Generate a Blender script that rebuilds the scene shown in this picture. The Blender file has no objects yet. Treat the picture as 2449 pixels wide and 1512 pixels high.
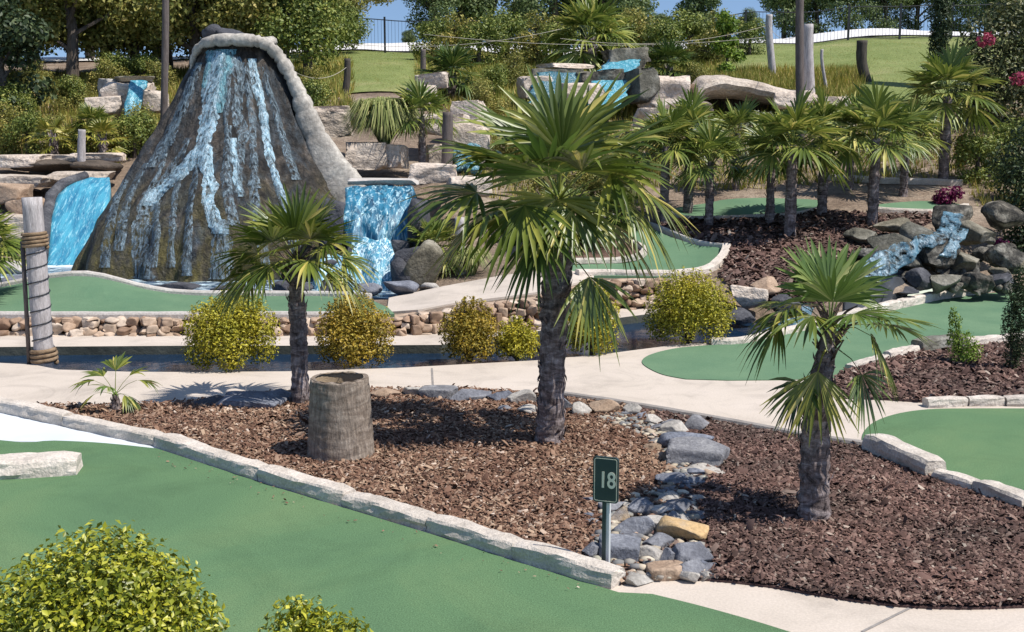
import bpy, bmesh, math, random
import numpy as np
from mathutils import Vector, Matrix, noise
from mathutils.geometry import delaunay_2d_cdt

random.seed(7)
PI = math.pi
SC = bpy.context.scene
COL = SC.collection
# ------------------------------------------------------------------ camera geometry (world: camera at (0,0,3) looking +Y)
F, CU, CV, H = 2800.0, 1224.5, 756.0, 3.0
PITCH = math.atan((CV - 300) / F)
cp_, sp_ = math.cos(PITCH), math.sin(PITCH)

def ray(u, v):
    x = (u - CU) / F
    y = -(v - CV) / F
    return np.array([x, cp_ + y * sp_, -sp_ + y * cp_])

def at(u, v, z=0.0):
    r = ray(u, v)
    t = (z - H) / r[2]
    return np.array([r[0] * t, r[1] * t, z])

def atd(u, v, d):
    r = ray(u, v)
    t = d / r[1]
    return np.array([r[0] * t, d, H + r[2] * t])

# ------------------------------------------------------------------ terrain function behind the water channel
WALL = [(-1800, 16.9, .2), (0, 16.85, .22), (940, 16.87, .22), (1100, 17.1, .33), (1280, 17.3, .43), (1400, 18.6, .45),
        (1480, 19.3, .45), (1600, 19.5, .45), (1700, 19.3, .42), (1800, 18.3, -.25), (1990, 18.2, -.25), (2240, 20.0, -.1),
        (2390, 21.0, -.05), (2700, 22.0, -.05), (4200, 22.0, -.05)]
WU = [w[0] for w in WALL]; WD = [w[1] for w in WALL]; WZ = [w[2] for w in WALL]
COLS = [
 (-1800, [(16.9, .2), (23.5, .12), (26, 1.45), (29, 2.1), (33, 3.0), (40, 4.2), (55, 6.0), (75, 6.8), (140, 8)]),
 (0, [(16.9, .2), (23.5, .12), (26, 1.45), (29, 2.1), (33, 3.0), (40, 4.2), (55, 6.0), (75, 6.8), (140, 8)]),
 (300, [(16.9, .2), (23.5, .12), (27, 1.5), (29, 2.1), (33, 3.0), (40, 4.2), (55, 6.0), (75, 6.8), (140, 8)]),
 (900, [(16.9, .2), (21.5, .1), (22.3, .3), (24, 1.55), (28, 2.4), (31, 3.2), (36, 4.05), (45, 5.35), (52, 6.1), (58, 6.9), (75, 7.3), (140, 8)]),
 (1100, [(17.1, .31), (20, .35), (21.5, .5), (24, 1.4), (28, 2.35), (33, 3.3), (38, 4.2), (46, 5.3), (52, 6.1), (58, 6.9), (75, 7.3), (140, 8)]),
 (1300, [(17.3, .41), (19, .45), (22, .8), (25, 1.5), (28, 2.2), (33, 3.2), (38, 4.2), (46, 5.2), (55, 6.2), (60, 6.8), (75, 7.4), (140, 8)]),
 (1480, [(19.3, .42), (21, .5), (22.5, .85), (25, 1.3), (28, 2.0), (33, 3.2), (38, 4.15), (46, 5.2), (54, 6.2), (60, 6.9), (75, 7.4), (140, 8)]),
 (1650, [(19.4, .42), (21, .5), (22.5, .85), (25, 1.2), (27, 1.6), (30, 2.3), (34, 3.3), (38, 4.1), (45, 5.2), (52, 6.1), (60, 7), (75, 7.6), (140, 8.5)]),
 (1800, [(18.3, -.25), (19.3, .3), (20.5, .55), (22.5, .9), (25, 1.3), (27, 1.65), (30, 2.4), (34, 3.35), (38, 4.2), (46, 5.6), (52, 6.4), (60, 7.2), (75, 7.7), (140, 8.5)]),
 (2050, [(18.2, -.2), (19.5, .35), (21, .7), (22.5, 1.0), (24, 1.25), (26, 1.6), (30, 2.5), (34, 3.4), (38, 4.3), (48, 6.0), (52, 6.65), (58, 7.5), (75, 8), (140, 9)]),
 (2449, [(21, -.05), (21.8, .35), (23, .9), (25, 1.4), (30, 2.6), (36, 4.0), (48, 6.2), (55, 7.2), (75, 8.2), (140, 9)]),
 (4200, [(21, -.05), (21.8, .35), (23, .9), (25, 1.4), (30, 2.6), (36, 4.0), (48, 6.2), (55, 7.2), (75, 8.2), (140, 9)]),
]
def dwall(u): return float(np.interp(u, WU, WD))
def T(x, y):
    u = CU + F * x / max(y, .1)
    if y < dwall(u) - 0.02:
        return -0.6
    us = [c[0] for c in COLS]
    u = min(max(u, us[0]), us[-1] - 1e-3)
    k = max(i for i in range(len(us)) if us[i] <= u)
    k = min(k, len(us) - 2)
    f = (u - us[k]) / (us[k + 1] - us[k])
    f = f * f * (3 - 2 * f)
    za = np.interp(y, [p[0] for p in COLS[k][1]], [p[1] for p in COLS[k][1]])
    zb = np.interp(y, [p[0] for p in COLS[k + 1][1]], [p[1] for p in COLS[k + 1][1]])
    z = za + (zb - za) * f
    if y > 24:
        a = min(1, (y - 24) / 6)
        z += a * .14 * noise.noise(Vector((x * .35, y * .35, 3.1)))
    return float(z)

def gp(u, v):
    """point where the sight line through (u,v) meets the ground"""
    r = ray(u, v)
    d = dwall(CU + (u - CU))
    d = max(14.0, d - .3)
    while d < 140:
        t = d / r[1]
        z = H + r[2] * t
        g = T(r[0] * t, d)
        if z <= g and g > -.5:
            return np.array([r[0] * t, d, g])
        d += .04
    return atd(u, v, 60)

def onT(u, d, dz=0):
    x = (u - CU) / F * d
    return np.array([x, d, T(x, d) + dz])

# ------------------------------------------------------------------ object helpers
def tag(o, label=None, cat=None, group=None, kind=None):
    if label: o['label'] = label
    if cat: o['category'] = cat
    if group: o['group'] = group
    if kind: o['kind'] = kind
    return o

def thing(name, label, cat, loc=(0, 0, 0), rz=0, group=None):
    o = bpy.data.objects.new(name, None)
    COL.objects.link(o)
    o.location = Vector([float(c) for c in loc]); o.rotation_euler = (0, 0, rz)
    o.empty_display_size = .2
    return tag(o, label, cat, group)

def mesh_of(name, V, Fc, smooth=False):
    me = bpy.data.meshes.new(name)
    if isinstance(Fc, np.ndarray):
        V = np.asarray(V, dtype=np.float32)
        n, k = Fc.shape
        me.vertices.add(len(V)); me.vertices.foreach_set('co', V.ravel())
        me.loops.add(n * k); me.loops.foreach_set('vertex_index', Fc.astype(np.int32).ravel())
        me.polygons.add(n)
        me.polygons.foreach_set('loop_start', np.arange(0, n * k, k, dtype=np.int32))
        me.polygons.foreach_set('loop_total', np.full(n, k, dtype=np.int32))
        me.update(calc_edges=True)
    else:
        me.from_pydata([tuple(map(float, p)) for p in V], [], [tuple(f) for f in Fc])
        me.update()
    if smooth:
        me.polygons.foreach_set('use_smooth', [True] * len(me.polygons))
    return me

def obj(name, V, Fc, m, parent=None, smooth=False, loc=None, world=False):
    """one mesh object; world=True: V are world coordinates under a parent that stands at its own place"""
    V = np.asarray(V, dtype=float)
    if world and parent is not None:
        V = V - np.array(parent.location)
    if loc is not None and parent is None and world:
        V = V - np.array(loc, dtype=float)
    me = mesh_of(name, V, Fc, smooth)
    o = bpy.data.objects.new(name, me)
    COL.objects.link(o)
    if m is not None: me.materials.append(m)
    if parent is not None: o.parent = parent
    if loc is not None: o.location = Vector([float(c) for c in loc])
    return o

def dup(root, loc, rz, label=None, group=None, scale=None):
    r = root.copy(); COL.objects.link(r)
    r.location = Vector([float(c) for c in loc]); r.rotation_euler = (0, 0, rz)
    if scale is not None: r.scale = (scale,) * 3 if not hasattr(scale, '__len__') else scale
    if label: r['label'] = label
    if group: r['group'] = group
    for ch in list(root.children):
        c = ch.copy(); COL.objects.link(c); c.parent = r
        for g in ch.children:
            e = g.copy(); COL.objects.link(e); e.parent = c
    return r

class MB:
    def __init__(s): s.V = []; s.F = []
    def add(s, V, Fc):
        b = len(s.V)
        s.V += [tuple(map(float, p)) for p in V]
        s.F += [tuple(int(i) + b for i in f) for f in Fc]
    def tube(s, pts, rad, n=8, cap=True):
        pts = [np.array(p, dtype=float) for p in pts]
        V = []; Fc = []
        up0 = np.array([.13, .27, 1.0])
        for i, p in enumerate(pts):
            t = pts[min(i + 1, len(pts) - 1)] - pts[max(i - 1, 0)]
            t = t / (np.linalg.norm(t) + 1e-9)
            ref = up0 if abs(t[2]) < .9 else np.array([1, .1, 0.])
            a = np.cross(t, ref); a /= np.linalg.norm(a); b = np.cross(t, a)
            r = rad[i] if hasattr(rad, '__len__') else rad
            for k in range(n):
                th = 2 * PI * k / n
                V.append(p + r * (math.cos(th) * a + math.sin(th) * b))
        for i in range(len(pts) - 1):
            for k in range(n):
                k2 = (k + 1) % n
                Fc.append((i * n + k, i * n + k2, (i + 1) * n + k2, (i + 1) * n + k))
        if cap:
            Fc.append(tuple(range(n))[::-1]); Fc.append(tuple((len(pts) - 1) * n + k for k in range(n)))
        s.add(V, Fc)
    def box(s, c, size, rz=0):
        cx, cy, cz = c; a, b, h = [q / 2 for q in size]
        co, si = math.cos(rz), math.sin(rz)
        V = []
        for dz in (-h, h):
            for dx, dy in ((-a, -b), (a, -b), (a, b), (-a, b)):
                V.append((cx + dx * co - dy * si, cy + dx * si + dy * co, cz + dz))
        s.add(V, [(3, 2, 1, 0), (4, 5, 6, 7), (0, 1, 5, 4), (1, 2, 6, 5), (2, 3, 7, 6), (3, 0, 4, 7)])
    def build(s, name, m, parent=None, smooth=False, loc=None, world=False):
        return obj(name, s.V, s.F, m, parent, smooth, loc, world)

def bevel(o, w=.01, seg=2):
    b = o.modifiers.new('bevel', 'BEVEL'); b.width = w; b.segments = seg; b.limit_method = 'ANGLE'
    return o

# ------------------------------------------------------------------ materials
def nodes(name):
    m = bpy.data.materials.new(name); m.use_nodes = True
    nt = m.node_tree
    for n in list(nt.nodes): nt.nodes.remove(n)
    out = nt.nodes.new('ShaderNodeOutputMaterial')
    b = nt.nodes.new('ShaderNodeBsdfPrincipled')
    nt.links.new(b.outputs[0], out.inputs[0])
    return m, nt, b, out

def ramp(nt, fac, cols, interp='LINEAR'):
    r = nt.nodes.new('ShaderNodeValToRGB')
    r.color_ramp.interpolation = interp
    e = r.color_ramp.elements
    while len(e) < len(cols): e.new(.5)
    for i, (p, c) in enumerate(cols):
        e[i].position = p; e[i].color = (c[0], c[1], c[2], 1)
    nt.links.new(fac, r.inputs[0])
    return r.outputs[0]

def vec(nt, stretch=(1, 1, 1), offset=True):
    tc = nt.nodes.new('ShaderNodeTexCoord')
    mp = nt.nodes.new('ShaderNodeMapping'); mp.inputs['Scale'].default_value = stretch
    src = tc.outputs['Object']
    if offset:
        oi = nt.nodes.new('ShaderNodeObjectInfo')
        mu = nt.nodes.new('ShaderNodeMath'); mu.operation = 'MULTIPLY'; mu.inputs[1].default_value = 37.0
        nt.links.new(oi.outputs['Random'], mu.inputs[0])
        ad = nt.nodes.new('ShaderNodeVectorMath'); ad.operation = 'ADD'
        nt.links.new(src, ad.inputs[0]); nt.links.new(mu.outputs[0], ad.inputs[1])
        src = ad.outputs[0]
    nt.links.new(src, mp.inputs[0])
    return mp.outputs[0]

def noi(nt, v, scale, detail=5, rough=.6, dist=0):
    n = nt.nodes.new('ShaderNodeTexNoise')
    n.inputs['Scale'].default_value = scale; n.inputs['Detail'].default_value = detail
    n.inputs['Roughness'].default_value = rough; n.inputs['Distortion'].default_value = dist
    nt.links.new(v, n.inputs['Vector'])
    return n.outputs[0]

def mix(nt, fac, a, b, mode='MIX'):
    x = nt.nodes.new('ShaderNodeMix'); x.data_type = 'RGBA'; x.blend_type = mode
    for s, i in ((fac, 0), (a, 6), (b, 7)):
        if hasattr(s, 'is_linked'): nt.links.new(s, x.inputs[i])
        elif i == 0: x.inputs[0].default_value = s
        else: x.inputs[i].default_value = (s[0], s[1], s[2], 1)
    return x.outputs[2]

def bump(nt, b, h, strength=.4, dist=.02):
    n = nt.nodes.new('ShaderNodeBump'); n.inputs['Strength'].default_value = strength; n.inputs['Distance'].default_value = dist
    nt.links.new(h, n.inputs['Height']); nt.links.new(n.outputs[0], b.inputs['Normal'])

def M_surf(name, cols, scale=6, stretch=(1, 1, 1), detail=6, rough=.85, bscale=40, bstr=.4, bdist=.02, spec=.25,
           fine=None, fine_scale=80, offset=True, tint=None, dist=0, stain=None):
    """mottled solid: colour ramp over noise, optional finer speckle (multiplied) and per-object tint"""
    m, nt, b, out = nodes(name)
    v = vec(nt, stretch, offset)
    c = ramp(nt, noi(nt, v, scale, detail, .62, dist), cols)
    if fine:
        f = ramp(nt, noi(nt, v, fine_scale, 3, .6), [(.3, (fine[0],) * 3), (.7, (fine[1],) * 3)])
        c = mix(nt, 1, c, f, 'MULTIPLY')
    if stain:
        f2 = ramp(nt, noi(nt, v, stain[0], 10, .7, 1.2), [(.32, (stain[1],) * 3), (.50, (1, 1, 1))])
        c = mix(nt, 1, c, f2, 'MULTIPLY')
    if tint:
        oi = nt.nodes.new('ShaderNodeObjectInfo')
        t = ramp(nt, oi.outputs['Random'], tint)
        c = mix(nt, 1, c, t, 'MULTIPLY')
    nt.links.new(c, b.inputs['Base Color'])
    b.inputs['Roughness'].default_value = rough
    b.inputs['Specular IOR Level'].default_value = spec
    bump(nt, b, noi(nt, v, bscale, 5, .65), bstr, bdist)
    return m

def M_leaf(name, cols, rough=.5, trans=.25, clump=1.2, clump_cols=((.35, (.75, .8, .75)), (.65, (1.15, 1.1, 1.0))), spec=.3):
    m, nt, b, out = nodes(name)
    g = nt.nodes.new('ShaderNodeNewGeometry')
    c = ramp(nt, g.outputs['Random Per Island'], cols)
    v = vec(nt)
    k = ramp(nt, noi(nt, v, clump, 3), list(clump_cols))
    c = mix(nt, 1, c, k, 'MULTIPLY')
    nt.links.new(c, b.inputs['Base Color'])
    b.inputs['Roughness'].default_value = rough; b.inputs['Specular IOR Level'].default_value = spec
    tr = nt.nodes.new('ShaderNodeBsdfTranslucent'); nt.links.new(c, tr.inputs[0])
    ms = nt.nodes.new('ShaderNodeMixShader'); ms.inputs[0].default_value = trans
    nt.links.new(b.outputs[0], ms.inputs[1]); nt.links.new(tr.outputs[0], ms.inputs[2])
    nt.links.new(ms.outputs[0], out.inputs[0])
    return m

def M_water(name, deep, mid, foam, foam_lo=.55, foam_hi=.72, stretch=(9, 9, 1.2), scale=1.0, rough=.25, bstr=.5):
    """falling / dyed water: streaks along the fall"""
    m, nt, b, out = nodes(name)
    v = vec(nt, stretch)
    n1 = noi(nt, v, scale, 6, .65, .4)
    n2 = noi(nt, v, scale * 2.7, 6, .7, .8)
    c = ramp(nt, n1, [(.3, deep), (.6, mid)])
    fo = ramp(nt, n2, [(foam_lo, (0, 0, 0)), (foam_hi, (1, 1, 1))])
    c = mix(nt, fo, c, foam)
    nt.links.new(c, b.inputs['Base Color'])
    b.inputs['Roughness'].default_value = rough
    bump(nt, b, n2, bstr, .06)
    return m

def lacy(m, lo, hi, stretch, scale):
    nt = m.node_tree; out = [n for n in nt.nodes if n.type == 'OUTPUT_MATERIAL'][0]; b = [n for n in nt.nodes if n.type == 'BSDF_PRINCIPLED'][0]
    a = ramp(nt, noi(nt, vec(nt, stretch, False), scale, 6, .7, .5), [(lo, (0, 0, 0)), (hi, (1, 1, 1))])
    nt.links.new(a, b.inputs['Alpha'])
    return m

def M_pool(name, col, rough=.06, scale=3, bstr=.12, col2=None):
    m, nt, b, out = nodes(name)
    v = vec(nt, (1, 1.0, 1), False)
    n = noi(nt, v, scale, 4, .6, .3)
    c = ramp(nt, noi(nt, v, scale * .5, 3), [(.35, col), (.65, col2 or [q * 1.6 for q in col])])
    nt.links.new(c, b.inputs['Base Color'])
    b.inputs['Roughness'].default_value = rough; b.inputs['IOR'].default_value = 1.2
    bump(nt, b, n, bstr, .05)
    return m

def rgb(*c):
    return tuple((x / 255 / 12.92) if x / 255 <= .04045 else ((x / 255 + .055) / 1.055) ** 2.4 for x in c)

MAT = {}
MAT['concrete'] = M_surf('concrete', [(.25, (.42, .36, .305)), (.45, (.55, .475, .40)), (.62, (.59, .51, .435)), (.85, (.64, .565, .485))], .7, detail=10, rough=.9, bscale=60, bstr=.15, fine=(.88, 1.06), fine_scale=55, offset=False, stain=(1.3, .80))
MAT['white_concrete'] = M_surf('white_concrete', [(.3, (.56, .59, .62)), (.7, (.66, .69, .72))], 1.5, rough=.8, bscale=50, bstr=.1)
MAT['turf'] = M_surf('turf', [(.25, (.088, .164, .088)), (.5, (.116, .206, .102)), (.75, (.165, .245, .116))], .45, detail=11, rough=.95, bscale=160, bstr=.5, bdist=.012, fine=(.66, 1.24), fine_scale=95, offset=False, spec=.1, dist=.6, stain=(.9, .86))
MAT['turf_far'] = M_surf('turf_far', [(.3, (.098, .182, .108)), (.7, (.150, .240, .140))], .8, detail=8, rough=.95, bscale=120, bstr=.2, bdist=.01, fine=(.85, 1.1), fine_scale=70, offset=False, spec=.1)
MAT['mulch_left'] = M_surf('mulch_left', [(.3, (.11, .066, .052)), (.55, (.18, .112, .085)), (.75, (.26, .18, .135))], 5, rough=.95, bscale=45, bstr=.9, bdist=.03, fine=(.55, 1.25), fine_scale=60, offset=False)
MAT['mulch_right'] = M_surf('mulch_right', [(.3, (.085, .053, .049)), (.7, (.165, .10, .09))], 6, rough=.95, bscale=45, bstr=.9, bdist=.03, fine=(.5, 1.25), fine_scale=60, offset=False)
MAT['earth'] = M_surf('earth', [(.25, (.15, .105, .075)), (.5, (.28, .21, .155)), (.75, (.42, .34, .26))], .8, detail=8, rough=.95, bscale=18, bstr=.8, bdist=.08, fine=(.6, 1.2), fine_scale=9, offset=False)
MAT['lawn'] = M_surf('lawn', [(.3, (.155, .20, .055)), (.55, (.22, .255, .085)), (.75, (.31, .30, .13))], .45, detail=8, rough=.95, bscale=30, bstr=.8, bdist=.05, fine=(.7, 1.2), fine_scale=14, offset=False)
MAT['road'] = M_surf('road', [(.3, (.62, .6, .58)), (.7, (.74, .72, .70))], .5, rough=.9, bscale=20, bstr=.1)
MAT['limestone'] = M_surf('limestone', [(.22, (.40, .36, .31)), (.5, (.64, .58, .51)), (.75, (.76, .70, .63))], 4, detail=8, rough=.9, bscale=22, bstr=.7, bdist=.03, fine=(.75, 1.1), fine_scale=50, tint=[(0, (.88, .86, .84)), (1, (1.05, 1.02, 1))])
MAT['lip'] = M_surf('lip_stone', [(.25, (.25, .225, .195)), (.42, (.40, .365, .32)), (.6, (.52, .48, .42)), (.8, (.62, .575, .50))], 2.2, detail=10, rough=.92, bscale=9, bstr=.45, bdist=.05, fine=(.62, 1.15), fine_scale=14, offset=False, dist=.8)
MAT['edging'] = M_surf('edging', [(.3, (.20, .18, .165)), (.7, (.33, .30, .275))], 5, rough=.95, bscale=30, bstr=.4)
MAT['kerb_grey'] = M_surf('kerb_grey', [(.25, (.42, .385, .35)), (.75, (.64, .59, .54))], 3, rough=.9, bscale=22, bstr=.5, fine=(.75, 1.1), fine_scale=30)
MAT['sandstone'] = M_surf('sandstone', [(.2, (.42, .34, .265)), (.45, (.66, .565, .47)), (.75, (.78, .70, .61))], 1.5, stretch=(1, 1, 1.35), detail=10, rough=.92, bscale=5, bstr=.8, bdist=.12, fine=(.65, 1.12), fine_scale=12, tint=[(0, (.82, .8, .78)), (1, (1.06, 1.02, 1))])
MAT['grey_rock'] = M_surf('grey_rock', [(.25, (.10, .102, .115)), (.5, (.19, .192, .21)), (.75, (.33, .33, .34))], 5, detail=8, rough=.85, bscale=18, bstr=.7, bdist=.03, fine=(.75, 1.12), fine_scale=40, tint=[(0, (.85, .86, .9)), (.5, (1, 1, 1)), (1, (1.2, 1.16, 1.1))])
MAT['blue_rock'] = M_surf('blue_rock', [(.25, (.095, .10, .12)), (.5, (.18, .188, .215)), (.75, (.32, .33, .36))], 5, detail=8, rough=.85, bscale=18, bstr=.7, bdist=.03, fine=(.75, 1.12), fine_scale=40, tint=[(0, (.85, .88, .95)), (1, (1.1, 1.08, 1.05))])
MAT['pale_rock'] = M_surf('pale_rock', [(.25, (.30, .28, .255)), (.75, (.58, .55, .51))], 5, detail=8, rough=.88, bscale=18, bstr=.6, bdist=.03, fine=(.75, 1.1), fine_scale=40, tint=[(0, (.85, .84, .82)), (1, (1.08, 1.05, 1.02))])
MAT['tan_rock'] = M_surf('tan_rock', [(.25, (.27, .19, .13)), (.75, (.50, .39, .29))], 5, detail=8, rough=.9, bscale=18, bstr=.6, bdist=.03, fine=(.7, 1.1), fine_scale=40, tint=[(0, (.85, .82, .8)), (1, (1.1, 1.03, 1))])
MAT['orange_rock'] = M_surf('orange_rock', [(.3, (.36, .33, .31)), (.5, (.52, .36, .19)), (.75, (.66, .43, .20))], 3.5, detail=7, rough=.9, bscale=18, bstr=.6, bdist=.03, fine=(.75, 1.1), fine_scale=40)
MAT['dark_rock'] = M_surf('dark_rock', [(.25, (.035, .037, .045)), (.55, (.085, .085, .095)), (.8, (.20, .195, .20))], 3, detail=8, rough=.85, bscale=9, bstr=.8, bdist=.06, fine=(.65, 1.15), fine_scale=25)
MAT['mossy_rock'] = M_surf('mossy_rock', [(.25, (.06, .058, .045)), (.5, (.18, .165, .13)), (.75, (.42, .395, .34))], 2.2, detail=8, rough=.9, bscale=9, bstr=.8, bdist=.06, fine=(.65, 1.15), fine_scale=25, tint=[(0, (.7, .75, .8)), (1, (1.2, 1.15, 1.05))])
MAT['mottled_rock'] = M_surf('mottled_rock', [(.34, (.03, .03, .028)), (.5, (.12, .11, .092)), (.64, (.34, .315, .265)), (.80, (.55, .52, .46))], 4.5, detail=9, rough=.9, bscale=10, bstr=1.0, bdist=.06, fine=(.55, 1.15), fine_scale=28, tint=[(0, (.7, .72, .75)), (1, (1.1, 1.06, 1))])
MAT['wet_wall'] = M_surf('wet_wall', [(.3, (.045, .05, .042)), (.7, (.11, .115, .095))], 3, rough=.6, bscale=20, bstr=.5)
MAT['hollow_shade'] = M_surf('hollow_shade', [(.3, (.05, .04, .032)), (.7, (.14, .11, .085))], 2, rough=.95, bscale=6, bstr=.8, bdist=.1)  # dark colour standing in for the shade inside hollows
MAT['water'] = M_pool('channel_water', (.007, .019, .040), .07, 4, .16)
MAT['pool'] = M_pool('pool_water', (.03, .07, .13), .12, 5, .5, (.12, .18, .27))
MAT['cascade'] = M_water('cascade_water', (.012, .13, .26), (.075, .36, .50), (.48, .80, .86), .52, .74, (5, 1.0, 1.0), 1.5, rough=.4, bstr=.35)
MAT['fall'] = M_water('fall_water', (.006, .035, .08), (.03, .20, .32), (.58, .82, .87), .52, .66, (6, 3, .8), 1.1, rough=.4, bstr=.35)
MAT['stream'] = M_water('stream_water', (.10, .22, .31), (.30, .50, .61), (.78, .89, .93), .47, .66, (15, 15, 1.2), 1.2, rough=.35)
MAT['faint_stream'] = M_water('faint_stream_water', (.07, .10, .125), (.17, .25, .30), (.52, .62, .68), .52, .70, (16, 16, 2.2), 1.2, rough=.5)
lacy(MAT['stream'], .36, .58, (13, 13, .9), 1.1); lacy(MAT['faint_stream'], .42, .62, (17, 17, .8), 1.1); lacy(MAT['fall'], .30, .46, (6, 3, 1.0), 1.0)
MAT['teal_veil'] = lacy(M_water('teal_veil', (.03, .11, .15), (.08, .25, .31), (.45, .68, .72), .5, .68, (14, 14, 1.6), 1.2, rough=.4), .36, .55, (10, 10, 1.2), 1.1)
MAT['pond'] = M_pool('pond_water', (.040, .043, .048), .15, 4, .2)
MAT['foam'] = M_surf('foam', [(.3, (.55, .72, .78)), (.7, (.85, .9, .92))], 6, rough=.5)
MAT['rope'] = M_surf('rope_fibre', [(.3, (.16, .105, .06)), (.7, (.33, .235, .15))], 14, rough=.95, bscale=60, bstr=.7)
MAT['pale_rope'] = M_surf('pale_rope', [(.3, (.38, .34, .27)), (.7, (.55, .5, .42))], 14, rough=.95, bscale=60, bstr=.4)
MAT['grey_wood'] = M_surf('grey_wood', [(.25, (.28, .25, .24)), (.55, (.50, .46, .45)), (.8, (.66, .62, .61))], 4, stretch=(5, 5, .8), rough=.92, bscale=14, bstr=.6, fine=(.7, 1.1), fine_scale=20)
MAT['brown_wood'] = M_surf('brown_wood', [(.25, (.085, .068, .062)), (.75, (.21, .175, .16))], 4, stretch=(5, 5, .6), rough=.92, bscale=14, bstr=.6, fine=(.7, 1.1), fine_scale=20)
MAT['dark_wood'] = M_surf('dark_wood', [(.25, (.035, .03, .025)), (.75, (.11, .095, .08))], 4, stretch=(5, 5, .6), rough=.92, bscale=14, bstr=.6)
MAT['black_metal'] = M_surf('black_metal', [(.3, (.012, .013, .016)), (.7, (.02, .021, .025))], 8, rough=.5, bscale=30, bstr=.05, spec=.5)
MAT['bark'] = M_surf('bark', [(.25, (.06, .045, .035)), (.75, (.17, .14, .115))], 5, stretch=(4, 4, .7), rough=.95, bscale=14, bstr=.9, bdist=.04)
MAT['sign_green'] = M_surf('sign_green', [(.3, (.022, .040, .042)), (.7, (.034, .056, .056))], 10, rough=.45, bscale=40, bstr=.06, spec=.5)
MAT['sign_cream'] = M_surf('sign_cream', [(.3, (.62, .60, .47)), (.7, (.72, .70, .56))], 10, rough=.6, bscale=40, bstr=.05)
MAT['post_grey'] = M_surf('post_grey', [(.3, (.44, .47, .48)), (.7, (.60, .62, .62))], 10, stretch=(1, 1, .3), rough=.6, bscale=30, bstr=.15)
MAT['flag_wall'] = None   # below

# stacked flagstone wall: Voronoi stones with dark joints
def M_flag(name, cols, joint, scale=5, zs=2.2):
    m, nt, b, out = nodes(name)
    v = vec(nt, (1, 1, zs), False)
    nz = nt.nodes.new('ShaderNodeTexNoise'); nz.inputs['Scale'].default_value = 3.0
    nt.links.new(v, nz.inputs['Vector'])
    ad = nt.nodes.new('ShaderNodeVectorMath'); ad.operation = 'MULTIPLY_ADD'
    ad.inputs[1].default_value = (.25, .25, .25)
    nt.links.new(nz.outputs['Color'], ad.inputs[0]); nt.links.new(v, ad.inputs[2])
    vo = nt.nodes.new('ShaderNodeTexVoronoi'); vo.inputs['Scale'].default_value = scale
    ve = nt.nodes.new('ShaderNodeTexVoronoi'); ve.feature = 'DISTANCE_TO_EDGE'; ve.inputs['Scale'].default_value = scale
    for n in (vo, ve): nt.links.new(ad.outputs[0], n.inputs['Vector'])
    sep = nt.nodes.new('ShaderNodeSeparateColor'); nt.links.new(vo.outputs['Color'], sep.inputs[0])
    c = ramp(nt, sep.outputs[0], cols)
    fi = ramp(nt, noi(nt, v, 25, 5), [(.3, (.7,) * 3), (.7, (1.1,) * 3)])
    c = mix(nt, 1, c, fi, 'MULTIPLY')
    e = ramp(nt, ve.outputs['Distance'], [(.015, (0, 0, 0)), (.07, (1, 1, 1))])
    c = mix(nt, e, joint, c)
    nt.links.new(c, b.inputs['Base Color']); b.inputs['Roughness'].default_value = .92
    bump(nt, b, e, .9, .05)
    return m
MAT['flag_wall'] = M_flag('flagstone', [(0, (.30, .19, .13)), (.35, (.42, .29, .20)), (.7, (.50, .39, .29)), (1, (.60, .50, .40))], (.10, .065, .045), 5.5)

MAT['masonry'] = M_flag('masonry', [(0, (.46, .43, .40)), (.4, (.56, .52, .475)), (.75, (.63, .585, .53)), (1, (.68, .635, .58))], (.40, .37, .34), 2.6, .8)
# volcano skin: dark wet rock with grey-blue and moss
def M_volcano():
    m, nt, b, out = nodes('volcano_rock')
    v = vec(nt, (1, 1, .38), False)
    v2 = vec(nt, (1, 1, 1), False)
    c = ramp(nt, noi(nt, v, 3.2, 9, .68, .6), [(.30, (.006, .006, .005)), (.46, (.028, .023, .018)), (.58, (.082, .064, .048)), (.74, (.20, .18, .155))])
    bl = ramp(nt, noi(nt, v, 2.3, 7, .7, .4), [(.47, (0, 0, 0)), (.62, (1, 1, 1))])
    c = mix(nt, bl, c, (.050, .066, .080))
    tc = nt.nodes.new('ShaderNodeTexCoord'); sx = nt.nodes.new('ShaderNodeSeparateXYZ'); nt.links.new(tc.outputs['Object'], sx.inputs[0])
    mr = nt.nodes.new('ShaderNodeMapRange'); mr.inputs[1].default_value = 2.1; mr.inputs[2].default_value = .6
    nt.links.new(sx.outputs[2], mr.inputs[0])
    mo = ramp(nt, noi(nt, v, 1.9, 6, .6), [(.38, (0, 0, 0)), (.52, (1, 1, 1))])
    mm = nt.nodes.new('ShaderNodeMath'); mm.operation = 'MULTIPLY'
    nt.links.new(mo, mm.inputs[0]); nt.links.new(mr.outputs[0], mm.inputs[1])
    c = mix(nt, mm.outputs[0], c, (.105, .085, .020))
    v3 = vec(nt, (4.2, 4.2, .30), False)
    stq = ramp(nt, noi(nt, v3, 1.5, 7, .68, .35), [(.36, (.22, .22, .24)), (.5, (.9, .9, .9)), (.66, (1.75, 1.75, 1.8))])
    c = mix(nt, 1, c, stq, 'MULTIPLY')
    fi = ramp(nt, noi(nt, v2, 16, 6, .7), [(.3, (.5,) * 3), (.7, (1.3,) * 3)])
    c = mix(nt, 1, c, fi, 'MULTIPLY')
    nt.links.new(c, b.inputs['Base Color']); b.inputs['Roughness'].default_value = .48
    bump(nt, b, noi(nt, v2, 7, 8, .7, .5), 1.0, .12)
    return m
MAT['volcano'] = M_volcano()
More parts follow.
